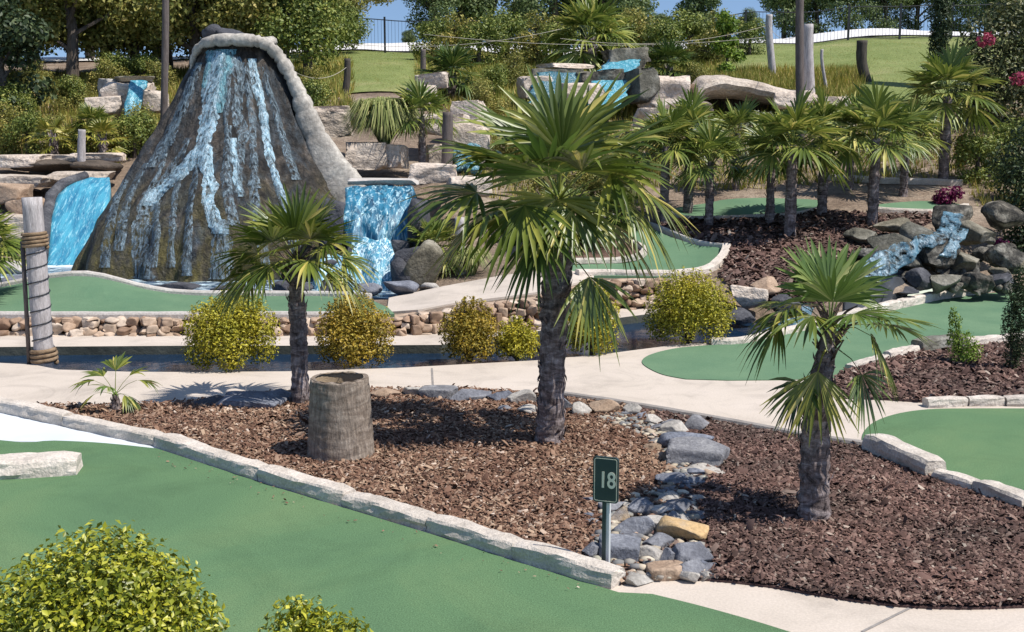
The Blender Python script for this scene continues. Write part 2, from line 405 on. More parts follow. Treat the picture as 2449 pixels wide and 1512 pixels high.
MAT['wall_stone'] = M_leaf('wall_stone', [(0, (.25, .165, .115)), (.35, (.40, .285, .205)), (.7, (.52, .40, .30)), (1, (.66, .565, .47))], .95, 0, clump=9, clump_cols=((.3, (.6, .58, .56)), (.7, (1.15, 1.12, 1.1))), spec=.15)

# palm trunk
def M_trunk(name, a, b_, c_):
    m, nt, b, out = nodes(name)
    v = vec(nt, (3.5, 3.5, 9))
    c = ramp(nt, noi(nt, v, 1.6, 8, .72, 1.0), [(.32, a), (.5, b_), (.66, c_)])
    v2 = vec(nt, (26, 26, 4))
    f = ramp(nt, noi(nt, v2, 1.5, 4, .6), [(.3, (.55,) * 3), (.7, (1.2,) * 3)])
    c = mix(nt, 1, c, f, 'MULTIPLY')
    nt.links.new(c, b.inputs['Base Color']); b.inputs['Roughness'].default_value = .95; b.inputs['Specular IOR Level'].default_value = .1
    bump(nt, b, noi(nt, v2, 1.5, 6, .7), .8, .03)
    return m
MAT['palm_trunk'] = M_trunk('palm_trunk', (.045, .034, .032), (.225, .18, .17), (.50, .43, .415))
MAT['palm_fibre'] = M_trunk('palm_fibre', (.035, .025, .02), (.13, .095, .075), (.27, .215, .175))
MAT['log'] = M_trunk('log_fibre', (.175, .135, .105), (.285, .23, .185), (.40, .335, .275))
MAT['log_in'] = M_surf('log_core', [(.3, (.20, .15, .10)), (.7, (.36, .28, .19))], 6, rough=.95, bscale=30, bstr=.6)

# foliage
MAT['palm_leaf'] = M_leaf('palm_leaf', [(0, (0.062, 0.096, 0.016)), (.4, (0.136, 0.180, 0.028)), (.75, (0.262, 0.276, 0.051)), (1, (0.559, 0.471, 0.137))], .38, .22, clump=1.5, spec=.5)
MAT['palm_leaf_yellow'] = M_leaf('palm_leaf_yellow', [(0, (0.125, 0.150, 0.020)), (.5, (0.250, 0.250, 0.039)), (.85, (0.400, 0.350, 0.077)), (1, (0.525, 0.450, 0.154))], .4, .22, clump=1.5, spec=.5)
MAT['palm_leaf_pale'] = M_leaf('palm_leaf_pale', [(0, (0.078, 0.138, 0.028)), (.5, (0.157, 0.231, 0.055)), (.85, (0.269, 0.319, 0.100)), (1, (0.381, 0.396, 0.160))], .36, .25, clump=1.5, spec=.5)
MAT['palm_leaf_dark'] = M_leaf('palm_leaf_dark', [(0, (0.040, 0.071, 0.017)), (.5, (0.086, 0.139, 0.029)), (.9, (0.198, 0.234, 0.054)), (1, (0.429, 0.412, 0.144))], .4, .2, clump=1.2, spec=.5)
MAT['palm_far'] = M_leaf('palm_far_leaf', [(0, (0.073, 0.114, 0.023)), (.5, (0.174, 0.228, 0.044)), (.85, (0.351, 0.368, 0.088)), (1, (0.738, 0.644, 0.226))], .4, .25, clump=1.0, spec=.45)
MAT['gold_leaf'] = M_leaf('gold_leaf', [(0, (0.146, 0.146, 0.013)), (.4, (0.319, 0.292, 0.024)), (.75, (0.506, 0.430, 0.040)), (1, (0.612, 0.585, 0.092))], .5, .22, clump=3)
MAT['rust_leaf'] = M_leaf('rust_leaf', [(0, (0.141, 0.117, 0.014)), (.4, (0.295, 0.218, 0.024)), (.75, (0.448, 0.300, 0.043)), (1, (0.512, 0.423, 0.085))], .5, .22, clump=3)
MAT['lime_leaf'] = M_leaf('lime_leaf', [(0, (0.103, 0.130, 0.009)), (.35, (0.228, 0.253, 0.020)), (.7, (0.396, 0.394, 0.031)), (.92, (0.552, 0.529, 0.063)), (1, (0.660, 0.641, 0.197))], .42, .22, clump=4, spec=.45)
MAT['olive_leaf'] = M_leaf('olive_leaf', [(0, (0.129, 0.143, 0.034)), (.5, (0.260, 0.260, 0.063)), (.85, (0.405, 0.364, 0.106)), (1, (0.552, 0.434, 0.158))], .55, .25, clump=.6)
MAT['green_leaf'] = M_leaf('green_leaf', [(0, (0.077, 0.113, 0.026)), (.5, (0.167, 0.216, 0.047)), (.85, (0.280, 0.316, 0.077)), (1, (0.416, 0.403, 0.117))], .5, .25, clump=.6)
MAT['dark_leaf'] = M_leaf('dark_leaf', [(0, (0.017, 0.031, 0.014)), (.5, (0.041, 0.066, 0.026)), (.9, (0.086, 0.120, 0.050)), (1, (0.180, 0.204, 0.102))], .5, .15, clump=1.2)
MAT['far_leaf'] = M_leaf('far_leaf', [(0, (0.078, 0.117, 0.050)), (.5, (0.142, 0.195, 0.079)), (.9, (0.216, 0.273, 0.114)), (1, (0.297, 0.325, 0.156))], .55, .25, clump=.4)
MAT['fresh_leaf'] = M_leaf('fresh_leaf', [(0, (0.098, 0.168, 0.018)), (.5, (0.182, 0.280, 0.036)), (1, (0.364, 0.462, 0.096))], .5, .28, clump=2)
MAT['myrtle_leaf'] = M_leaf('myrtle_leaf', [(0, (0.031, 0.047, 0.018)), (.5, (0.095, 0.113, 0.042)), (.85, (0.202, 0.206, 0.086)), (1, (0.331, 0.304, 0.158))], .5, .15, clump=1.0)
MAT['magenta'] = M_leaf('magenta_petal', [(0, (0.120, 0.007, 0.055)), (.6, (0.216, 0.015, 0.098)), (1, (0.300, 0.060, 0.169))], .6, .3, clump=4)
MAT['rose'] = M_leaf('rose_petal', [(0, (0.315, 0.040, 0.088)), (.6, (0.435, 0.064, 0.136)), (1, (0.525, 0.144, 0.224))], .6, .3, clump=4)
MAT['red_leaf'] = M_leaf('red_leaf', [(0, (.10, .025, .02)), (.5, (.22, .05, .035)), (1, (.34, .22, .10))], .6, .2, clump=3)
MAT['grass_blade'] = M_leaf('grass_blade', [(0, (0.144, 0.186, 0.060)), (.5, (0.270, 0.304, 0.111)), (.9, (0.456, 0.456, 0.203)), (1, (0.641, 0.590, 0.321))], .6, .25, clump=1.5)
MAT['weed'] = M_leaf('weed_blade', [(0, (0.166, 0.198, 0.032)), (.5, (0.313, 0.314, 0.064)), (.85, (0.497, 0.413, 0.122)), (1, (0.607, 0.396, 0.172))], .6, .25, clump=.5)
MAT['chip_left'] = M_leaf('mulch_chip_tan', [(0, (0.091, 0.052, 0.038)), (.4, (0.190, 0.112, 0.078)), (.75, (0.291, 0.194, 0.138)), (.95, (0.399, 0.301, 0.223)), (1, (0.544, 0.467, 0.402))], .85, 0, clump=1.3, spec=.15,
                          clump_cols=((.3, (.80, .72, .70)), (.7, (1.15, 1.12, 1.05))))
MAT['chip_right'] = M_leaf('mulch_chip_red', [(0, (0.048, 0.030, 0.027)), (.45, (0.118, 0.070, 0.063)), (.8, (0.192, 0.121, 0.108)), (.97, (0.254, 0.181, 0.158)), (1, (0.393, 0.342, 0.309))], .85, 0, clump=1.1, spec=.15)

# ------------------------------------------------------------------ geometry helpers
def smooth_poly(pts, n=6):
    """Catmull-Rom through the points, open"""
    P = [np.array(p, dtype=float) for p in pts]
    out = []
    for i in range(len(P) - 1):
        p0 = P[max(i - 1, 0)]; p1 = P[i]; p2 = P[i + 1]; p3 = P[min(i + 2, len(P) - 1)]
        for k in range(n):
            t = k / n
            out.append(.5 * (2 * p1 + (p2 - p0) * t + (2 * p0 - 5 * p1 + 4 * p2 - p3) * t * t + (3 * p1 - p0 - 3 * p2 + p3) * t ** 3))
    out.append(P[-1])
    return out

def inpoly(X, Y, poly):
    r = np.zeros(len(X), dtype=bool)
    n = len(poly); j = n - 1
    for i in range(n):
        xi, yi = poly[i][:2]; xj, yj = poly[j][:2]
        c = ((yi > Y) != (yj > Y)) & (X < (xj - xi) * (Y - yi) / (yj - yi + 1e-12) + xi)
        r ^= c; j = i
    return r

def patch(poly, zf, spacing=.5, skirt=0.0):
    """triangulated sheet inside a plan polygon; zf(x, y) gives the height"""
    poly = [np.array(p[:2], dtype=float) for p in poly]
    xs = [p[0] for p in poly]; ys = [p[1] for p in poly]
    pts = [Vector((p[0], p[1])) for p in poly]
    n = len(pts)
    if spacing:
        gx, gy = np.meshgrid(np.arange(min(xs), max(xs), spacing), np.arange(min(ys), max(ys), spacing))
        gx = gx.ravel() + np.random.RandomState(3).uniform(-.2, .2, gx.size) * spacing
        gy = gy.ravel() + np.random.RandomState(4).uniform(-.2, .2, gy.size) * spacing
        k = inpoly(gx, gy, poly)
        pts += [Vector((a, b)) for a, b in zip(gx[k], gy[k])]
    ed = [(i, (i + 1) % n) for i in range(n)]
    r = delaunay_2d_cdt(pts, ed, [list(range(n))], 1, 1e-5)
    V = [(p[0], p[1], zf(p[0], p[1])) for p in r[0]]
    Fc = [list(f) for f in r[2]]
    up = []
    for f in Fc:
        a, b, c = [np.array(V[i][:2]) for i in f[:3]]
        cr = (b[0] - a[0]) * (c[1] - a[1]) - (b[1] - a[1]) * (c[0] - a[0])
        up.append(f if cr > 0 else f[::-1])
    if skirt:
        area = sum(poly[i][0] * poly[(i + 1) % n][1] - poly[(i + 1) % n][0] * poly[i][1] for i in range(n))
        b = len(V)
        for p in poly:
            z = zf(p[0], p[1]); V.append((p[0], p[1], z)); V.append((p[0], p[1], z - skirt))
        for i in range(n):
            j = (i + 1) % n
            q = (b + 2 * i, b + 2 * i + 1, b + 2 * j + 1, b + 2 * j)
            up.append(q if area > 0 else q[::-1])
    return V, up

def px(pts, z=0.0):
    return [at(p[0], p[1], p[2] if len(p) > 2 else z)[:2] for p in pts]

_ico = {}
def ico(sub):
    if sub not in _ico:
        bm = bmesh.new(); bmesh.ops.create_icosphere(bm, subdivisions=sub, radius=1)
        _ico[sub] = (np.array([v.co[:] for v in bm.verts]), np.array([[v.index for v in f.verts] for f in bm.faces]))
        bm.free()
    return _ico[sub]

def rock(seed, size, sub=3, planes=9, lo=.55, hi=.9, jit=.03, fl=None):
    """chiselled boulder: icosphere cut by random planes; size = full extents, base at z=0"""
    rs = np.random.RandomState(seed)
    V, Fc = ico(sub)
    V = V.copy()
    for _ in range(planes):
        n = rs.normal(size=3); n /= np.linalg.norm(n)
        d = rs.uniform(lo, hi)
        k = V @ n
        m = k > d
        V[m] -= np.outer(k[m] - d, n)
    off = rs.uniform(0, 50, 3)
    for i, p in enumerate(V):
        q = Vector(p * 1.7 + off)
        V[i] *= 1 + jit * 2.2 * noise.noise(q) + jit * noise.noise(q * 3.1)
    lo_, hi_ = V.min(0), V.max(0)
    V = (V - (lo_ + hi_) / 2) / (hi_ - lo_) * np.array(size)
    V[:, 2] += size[2] / 2
    if fl is not None:
        V[:, 2] = np.maximum(V[:, 2], 0)
    return V, Fc

def block_rock(seed, size, sub=4, jit=.02, n=7):
    rs = np.random.RandomState(seed)
    V, Fc = ico(sub); V = V.copy()
    cuts = [(np.array(a, float) + rs.normal(0, .09, 3), rs.uniform(.52, .64)) for a in ((1, 0, 0), (-1, 0, 0), (0, 1, 0), (0, -1, 0), (0, 0, 1), (0, 0, -1))]
    for _ in range(n):
        q = rs.normal(size=3); cuts.append((q, rs.uniform(.66, .84)))
    for q, d in cuts:
        q = q / np.linalg.norm(q); k = V @ q; m = k > d
        V[m] -= np.outer(k[m] - d, q)
    off = rs.uniform(0, 50, 3)
    for i, p in enumerate(V):
        q = Vector(p * 2.2 + off)
        V[i] *= 1 + jit * 1.8 * noise.noise(q) + jit * noise.noise(q * 2.9) + jit * .5 * noise.noise(Vector((q.x * 2, q.y * 2, q.z * 9)))
    lo_, hi_ = V.min(0), V.max(0)
    V = (V - (lo_ + hi_) / 2) / (hi_ - lo_) * np.array(size)
    V[:, 2] += size[2] / 2
    return V, Fc

def rotz(V, a):
    c, s = math.cos(a), math.sin(a)
    V = V.copy(); x = V[:, 0].copy()
    V[:, 0] = c * x - s * V[:, 1]; V[:, 1] = s * x + c * V[:, 1]
    return V

def put_rock(name, label, cat, pos, size, m, seed, group=None, rz=0, sub=3, sink=.15, tilt=0, planes=9, jit=.03, blocky=False):
    V, Fc = block_rock(seed, size, 4 if size[0] > .5 else 3, jit) if blocky else rock(seed, size, sub, planes, lo=.42, hi=.82, jit=jit * .6)
    o = obj(name, V, Fc, m, smooth=False, loc=(pos[0], pos[1], pos[2] - size[2] * sink))
    o.rotation_euler = (0, tilt, rz)
    return tag(o, label, cat, group)

def leaves(n, lumps, size, seed, aspect=.5, shell=.55, fold=.25, up=.35, smin=.6):
    """n folded leaf faces spread through ellipsoid lumps [(cx,cy,cz,rx,ry,rz)]"""
    rs = np.random.RandomState(seed)
    L = np.array(lumps, dtype=float)
    w = L[:, 3] * L[:, 4] + L[:, 3] * L[:, 5] + L[:, 4] * L[:, 5]; w /= w.sum()
    k = rs.choice(len(L), n, p=w)
    d = rs.normal(size=(n, 3)); d /= np.linalg.norm(d, axis=1)[:, None]
    r = np.where(rs.rand(n) < .7, rs.uniform(shell, 1.0, n), rs.uniform(.2, 1.1, n))
    C = L[k, :3] + d * L[k, 3:] * r[:, None]
    N = d * .8 + rs.normal(size=(n, 3)) * .6; N[:, 2] += up
    N /= np.linalg.norm(N, axis=1)[:, None]
    A = np.cross(N, rs.normal(size=(n, 3))); A /= np.linalg.norm(A, axis=1)[:, None]
    B = np.cross(N, A)
    s = (size * rs.uniform(smin, 1.3, n))[:, None]
    a = A * s * .5; b = B * s * .5 * aspect; h = N * s * fold * .5
    V = np.empty((n, 4, 3))
    V[:, 0] = C - a; V[:, 1] = C + b * 1.0 + h - a * .1; V[:, 2] = C + a; V[:, 3] = C - b + h - a * .1
    idx = np.arange(n * 4).reshape(n, 4)
    Ft = np.concatenate([idx[:, [0, 1, 2]], idx[:, [0, 2, 3]]])
    return V.reshape(-1, 3), Ft

def lumpy(rs, n, R, hz, cz, rl=(.3, .5), squash=1):
    out = []
    for _ in range(n):
        a = rs.uniform(0, 2 * PI); q = math.sqrt(rs.uniform(0, 1)) * R * .75
        h = rs.uniform(-1, 1) * hz * .7
        k = 1 - .45 * abs(h) / max(hz, .01)
        r = R * rs.uniform(*rl)
        out.append((q * math.cos(a) * k, q * math.sin(a) * k, cz + h, r, r, r * squash))
    return out

def merge(parts):
    V = []; Fc = []; b = 0
    for v, f in parts:
        V.append(np.asarray(v, dtype=float)); Fc.append(np.asarray(f) + b); b += len(v)
    return np.concatenate(V), np.concatenate(Fc)

# ------------------------------------------------------------------ camera, light, sky
cam = bpy.data.cameras.new('camera'); camo = bpy.data.objects.new('camera', cam); COL.objects.link(camo)
cam.sensor_width = 36; cam.lens = F / 2449 * 36; cam.clip_end = 600; cam.clip_start = .1
camo.location = (0, 0, H); camo.rotation_euler = (PI / 2 - PITCH, 0, 0)
SC.camera = camo
SUN_EL = math.radians(57); SUN_AZ = math.radians(-22)      # towards the sun: from the right, a little from the camera's side
sd = Vector((math.cos(SUN_EL) * math.cos(SUN_AZ), math.cos(SUN_EL) * math.sin(SUN_AZ), math.sin(SUN_EL)))
sl = bpy.data.lights.new('sun', 'SUN'); sl.energy = 5.0; sl.angle = math.radians(.5); sl.color = (1, .955, .89)
so = bpy.data.objects.new('sun', sl); COL.objects.link(so)
so.rotation_euler = (-sd).to_track_quat('-Z', 'Y').to_euler(); so.location = (8, -4, 20)
w = bpy.data.worlds.new('World'); SC.world = w; w.use_nodes = True
wn = w.node_tree
bg = wn.nodes['Background']
sk = wn.nodes.new('ShaderNodeTexSky'); sk.sky_type = 'NISHITA'; sk.sun_disc = False
sk.sun_elevation = SUN_EL; sk.sun_rotation = math.atan2(sd.x, sd.y)
sk.air_density = 1.0; sk.dust_density = .25; sk.ozone_density = 2.2; sk.altitude = 300
tcw = wn.nodes.new('ShaderNodeTexCoord'); adw = wn.nodes.new('ShaderNodeVectorMath'); adw.operation = 'ADD'; adw.inputs[1].default_value = (0, 0, .16)
wn.links.new(tcw.outputs['Generated'], adw.inputs[0]); wn.links.new(adw.outputs[0], sk.inputs[0])
wn.links.new(sk.outputs[0], bg.inputs[0]); bg.inputs[1].default_value = .13
SC.view_settings.view_transform = 'Standard'; SC.view_settings.look = 'None'
SC.view_settings.exposure = .2; SC.view_settings.gamma = 1
SC.cycles.max_bounces = 5; SC.cycles.diffuse_bounces = 2; SC.cycles.glossy_bounces = 2; SC.cycles.transmission_bounces = 2
SC.cycles.transparent_max_bounces = 4; SC.cycles.caustics_reflective = False; SC.cycles.caustics_refractive = False
SC.cycles.use_denoising = True

# ================================================================== SETTING: ground sheets
def structure(name, V, Fc, m, smooth=False):
    return tag(obj(name, V, Fc, m, smooth=smooth), kind='structure')

# hillside behind the water channel
uu = np.concatenate([np.arange(-1800, -100, 170), np.arange(-100, 2600, 45), np.arange(2600, 4300, 170)])
TR = 90
V = []; Fc = []
for u in uu:
    d0 = dwall(u)
    for k in range(TR + 1):
        d = d0 + (140 - d0) * (k / TR) ** 2.1
        x = (u - CU) / F * d
        V.append((x, d, T(x, d + 1e-4)))
for i in range(len(uu) - 1):
    for k in range(TR):
        a = i * (TR + 1) + k; b = a + TR + 1
        Fc.append((a, b, b + 1, a + 1))
structure('hillside', V, Fc, MAT['earth'], True)
structure('ground', [(-40, -8, -.6), (40, -8, -.6), (40, 23, -.6), (-40, 23, -.6)], [(0, 1, 2, 3)], MAT['earth'])

# concrete walk: everything on the near side of the channel, greens and beds lie on it
edge = [(-2600, 872), (-700, 868), (0, 868), (80, 872), (140, 884), (300, 889), (450, 890), (700, 888), (950, 880), (1280, 862), (1450, 846), (1560, 832), (1640, 822),
        (1760, 821), (1850, 802), (1990, 773), (2240, 715), (2390, 695), (2700, 668), (3800, 668)]
walk = px(edge) + [np.array((22, -4.)), np.array((-22, -4.))]
V, Fc = patch(walk, lambda x, y: 0.0, .9, .5)
structure('path', V, Fc, MAT['concrete'])

# channel water
structure('channel_water', [(-26, 12, -.12), (26, 12, -.12), (26, 21.5, -.12), (-26, 21.5, -.12)], [(0, 1, 2, 3)], MAT['water'])

def sheet(name, pts, z, m, spacing=.6, extra=(), skirt=.03, sm=True, zf=None):
    p = px(pts) + [np.array(e, dtype=float) for e in extra]
    V, Fc = patch(p, zf or (lambda x, y: z), spacing, skirt)
    return structure(name, V, Fc, m), p

def curve_px(pts, n=5):
    return [tuple(q) for q in smooth_poly(pts, n)]

# front putting green
fg = curve_px([(-400, 985), (0, 1055), (130, 1056), (250, 1062), (375, 1075)], 4) + [(640, 1162), (1030, 1280), (1240, 1348), (1480, 1420), (1560, 1424)] + \
     curve_px([(1560, 1424), (1700, 1459), (1880, 1512), (2100, 1590), (2600, 1800)], 4)
front_green, p_fg = sheet('putting_green', fg, .010, MAT['turf'], .7, [(3.2, -2), (-16, -2), (-16, 9)])
# white painted apron in the corner beyond the front green
sheet('white_apron', [(-500, 880), (0, 985), (150, 1022), (390, 1074), (380, 1078), (250, 1064), (130, 1058), (0, 1057), (-400, 988)], .005, MAT['white_concrete'], 1)
# island bed, split by the dry stream of rocks
bed_top = curve_px([(-60, 962), (60, 972), (160, 974), (320, 972), (480, 962), (600, 948), (720, 938), (900, 935), (1100, 934), (1280, 946), (1400, 962), (1500, 978)], 3)
left_bed = bed_top + [(1560, 1010), (1620, 1060), (1650, 1130), (1600, 1200), (1560, 1290), (1540, 1385), (1500, 1398), (1470, 1400), (1240, 1330), (1030, 1262), (635, 1143), (385, 1066), (150, 1013), (0, 980)]
_, p_left = sheet('mulch_bed', left_bed, .012, MAT['mulch_left'], .5)
right_bed = [(1500, 978), (1700, 1014), (1900, 1050), (2000, 1068), (2070, 1077), (2085, 1090), (2240, 1155), (2449, 1225), (2800, 1330), (3100, 1420), (2800, 1452)] + \
            curve_px([(2449, 1455), (2300, 1459), (2150, 1453), (2000, 1434), (1850, 1408), (1700, 1391), (1600, 1388), (1540, 1385)], 3) + \
            [(1560, 1290), (1600, 1200), (1650, 1130), (1620, 1060), (1560, 1010)]
_, p_right = sheet('mulch_bed', right_bed, .016, MAT['mulch_right'], .5)
# teardrop green beyond the walk
tg = curve_px([(1640, 908), (1585, 897), (1545, 878), (1536, 863), (1560, 848), (1620, 834), (1700, 827), (1765, 824)], 5) + [(1850, 806), (1990, 777), (2240, 719), (2390, 699), (2700, 672), (2700, 800), (2390, 822), (2260, 832), (2150, 852), (2010, 896), (1990, 906), (1860, 910), (1740, 911)]
tear, p_tear = sheet('putting_green', tg, .010, MAT['turf_far'], .7)
# bed on the right beyond the walk
rb = [(1995, 910), (2010, 897), (2150, 853), (2260, 833), (2390, 823), (2700, 802), (3000, 900), (2700, 965), (2449, 962), (2210, 964), (2100, 957), (2000, 954), (1985, 930)]
_, p_rb = sheet('mulch_bed', rb, .016, MAT['mulch_right'], .5)
# right green
cg = curve_px([(2449, 1205), (2230, 1135), (2130, 1096), (2075, 1072), (2062, 1045), (2085, 1015), (2140, 993), (2220, 981), (2330, 979), (2449, 979)], 5) + [(2900, 979), (3200, 1300), (2800, 1310)]
right_green, p_cg = sheet('putting_green', cg, .010, MAT['turf'], .7)

def ribbon(pts, w, h, sub=1):
    """kerb: rounded bar along a list of world points"""
    V = []; Fc = []
    pts = [np.array(p, dtype=float) for p in pts]
    prof = [(-.5, 0), (-.5, .7), (-.38, 1), (.38, 1), (.5, .7), (.5, 0)]
    for i, p in enumerate(pts):
        t = pts[min(i + 1, len(pts) - 1)] - pts[max(i - 1, 0)]
        t[2] = 0; t /= np.linalg.norm(t) + 1e-9
        n = np.array([-t[1], t[0], 0])
        j = 1 + .10 * noise.noise(Vector(p * 2.3)); 
        for a, b in prof:
            V.append(p + n * a * w * j + np.array([0, 0, b * h * j]))
    k = len(prof)
    for i in range(len(pts) - 1):
        for q in range(k - 1):
            Fc.append((i * k + q, i * k + q + 1, (i + 1) * k + q + 1, (i + 1) * k + q))
    Fc.append(tuple(range(k))); Fc.append(tuple(range((len(pts) - 1) * k, len(pts) * k))[::-1])
    return V, Fc
def kerb(pts, w, h, label, m=None, group=None):
    V, Fc = ribbon(pts, w, h)
    return tag(obj('kerb', V, Fc, m or MAT['kerb_grey']), label, 'kerb', group)

kerb([np.array([*at(u, v)[:2], .0]) for u, v in curve_px([(1330, 950), (1400, 961), (1500, 977), (1700, 1012), (1900, 1048), (2000, 1066), (2066, 1076)], 4)], .10, .075, 'grey concrete edging between the walk and the dark bed', MAT['edging'])
for a, b, w_ in (((1033, 881), (1036, 934), .012), ((2062, 1512), (2188, 1449), .010), ((1700, 868), (1690, 912), .0)):
    if w_:
        p0, p1 = at(*a), at(*b); q = np.array([-(p1 - p0)[1], (p1 - p0)[0], 0]); q *= w_ / np.linalg.norm(q)
        structure('path_joint', [p0 - q + [0, 0, .004], p0 + q + [0, 0, .004], p1 + q + [0, 0, .004], p1 - q + [0, 0, .004]], [(0, 1, 2, 3)], MAT['edging'])
# mulch chips
SBED = px([(1490, 1000), (1620, 1040), (1712, 1075), (1735, 1128), (1650, 1180), (1690, 1260), (1708, 1388), (1525, 1396), (1395, 1345), (1440, 1215), (1540, 1190), (1590, 1130), (1570, 1070), (1470, 1020)])
def chips(name, poly, n, m, seed, z=.012, size=.05, lump=.02, label='', avoid=None, zf=None):
    rs = np.random.RandomState(seed)
    P = np.array([p[:2] for p in poly]); lo, hi = P.min(0), P.max(0)
    X = np.empty(0); Y = np.empty(0)
    while len(X) < n:
        x = rs.uniform(lo[0], hi[0], n); y = rs.uniform(lo[1], hi[1], n)
        k = inpoly(x, y, P) & ~(inpoly(x, y, SBED) & (rs.rand(n) < .85))
        X = np.concatenate([X, x[k]]); Y = np.concatenate([Y, y[k]])
    X = X[:n]; Y = Y[:n]
    s = size * rs.lognormal(0, .35, n)
    a = rs.uniform(0, 2 * PI, n); ti = rs.normal(0, .35, n); ro = rs.normal(0, .4, n)
    d1 = np.stack([np.cos(a) * np.cos(ti), np.sin(a) * np.cos(ti), np.sin(ti)], 1)
    d2 = np.stack([-np.sin(a) * np.cos(ro), np.cos(a) * np.cos(ro), np.sin(ro)], 1)
    nn = np.cross(d1, d2)
    Z = np.full(n, z) if zf is None else np.array([zf(p, q) for p, q in zip(X, Y)])
    C = np.stack([X, Y, Z + .01 + rs.uniform(0, lump, n) + np.abs(np.sin(ti)) * s * .4], 1)
    asp = rs.uniform(.3, .75, n)
    a_ = d1 * (s * .5)[:, None]; b_ = d2 * (s * .5 * asp)[:, None]; t_ = nn * (s * .16)[:, None]
    V = np.empty((n, 6, 3))
    V[:, 0] = C - a_ - b_ * .6; V[:, 1] = C + a_ * .8 - b_; V[:, 2] = C + a_ + b_ * .5; V[:, 3] = C - a_ * .7 + b_
    V[:, 4] = C - a_ * .5 + t_; V[:, 5] = C + a_ * .5 + t_
    i = np.arange(n * 6).reshape(n, 6)
    Fq = np.concatenate([i[:, [0, 1, 5, 4]], i[:, [2, 3, 4, 5]]])
    Ft = np.concatenate([i[:, [1, 2, 5]], i[:, [3, 0, 4]]])
    Fq2 = np.concatenate([Fq[:, [0, 1, 2]], Fq[:, [0, 2, 3]], Ft])
    o = obj(name, V.reshape(-1, 3), Fq2, m)
    return tag(o, label, 'mulch' if 'litter' not in name else 'litter', kind='stuff')
chips('wood_mulch', p_left, 58000, MAT['chip_left'], 11, .012, .033, .022, 'tan brown bark mulch spread round the tallest palm')
chips('wood_mulch', p_right, 68000, MAT['chip_right'], 12, .016, .032, .024, 'dark reddish bark mulch spread right of the rock stream')
chips('wood_mulch', p_rb, 14000, MAT['chip_right'], 13, .016, .05, .03, 'dark reddish bark mulch in the bed beyond the right walk')

chips('bark_litter', px([(380, 1082), (1030, 1290), (1480, 1425), (1460, 1445), (1000, 1320), (380, 1110)]), 70, MAT['chip_left'], 21, .012, .018, .003, 'bark crumbs on the front green along its kerb')
# ---------------------------------------------------------------- far bank: ledge, wall, kerbs, greens, pools
bank_edge = [(-2600, 832), (0, 830), (450, 827), (700, 827), (1054, 825), (1200, 806), (1330, 785), (1490, 759), (1560, 750), (1640, 745)]
fb = px(bank_edge)
wall_base = [np.array(((u - CU) / F * dwall(u) * 1.0, dwall(u) + .05)) for u in (1690, 1600, 1480, 1400, 1280, 1100, 940, 500, 0, -1800)]
V, Fc = patch(fb + wall_base, lambda x, y: 0.0, 0, 0)
structure('bank_ledge', V, Fc, MAT['concrete'])
V = []
for p in fb: V += [(p[0], p[1] - .004, .001), (p[0], p[1] - .004, -.5)]
structure('bank_wall', V, [(2 * i, 2 * i + 1, 2 * i + 3, 2 * i + 2) for i in range(len(fb) - 1)], MAT['wet_wall'])

# flagstone retaining wall
V = []; Fc = []
wu = np.concatenate([np.arange(-1800, 900, 60), np.arange(900, 1731, 15)])
nz = 6
for i, u in enumerate(wu):
    d = dwall(u); top = float(np.interp(u, WU, WZ)) + .02
    x = (u - CU) / F * d
    dirv = np.array([x, d]) / math.hypot(x, d)
    for k in range(nz + 1):
        z = -.25 + (top + .25) * k / nz
        off = -.12 + .14 * k / nz + .05 * noise.noise(Vector((x * 3, d * 3, z * 6)))
        V.append((x + dirv[0] * off, d + dirv[1] * off, z))
    V.append((x + dirv[0] * .3, d + dirv[1] * .3, top))
m_ = nz + 2
for i in range(len(wu) - 1):
    for k in range(nz + 1):
        a = i * m_ + k; b = a + m_
        Fc.append((a, b, b + 1, a + 1))
Vb = np.array(V); Fb = np.array(Fc); Fb = np.concatenate([Fb[:, [0, 1, 2]], Fb[:, [0, 2, 3]]])
parts = [(Vb + np.array([0, .06, -.03]), Fb)]
rw = np.random.RandomState(12)
u = -700.0
while u < 1725:
    d = dwall(u); top = float(np.interp(u, WU, WZ)); z = -.16
    wpx = rw.uniform(14, 30); 
    while z < top - .03:
        hh_ = min(rw.uniform(.07, .17), top - z + .01)
        uu_ = u + rw.uniform(-8, 8); ws = (wpx + rw.uniform(2, 12)) / F * d
        v_, f_ = block_rock(8000 + rw.randint(60), (ws, .24, hh_ * 1.12), 3, .08) if rw.rand() < .35 else rock(8100 + rw.randint(60), (ws * 1.1, .26, hh_ * 1.2), 3, 10, .45, .85, .05)
        parts.append((rotz(v_, rw.uniform(-.5, .5) + math.atan2(dwall(u + 20) - dwall(u - 20), 40 / F * d)) + np.array([(uu_ - CU) / F * d, d + .02 + rw.uniform(-.05, .05) - .20 * (1 - (z + .16) / (top + .16)), z]), f_))
        z += hh_ * .93
    u += wpx
V, Fc = merge(parts)
o = obj('retaining_wall', V, Fc, MAT['wall_stone'])
tag(o, 'low brown flagstone retaining wall along the far bank of the water channel', 'wall')

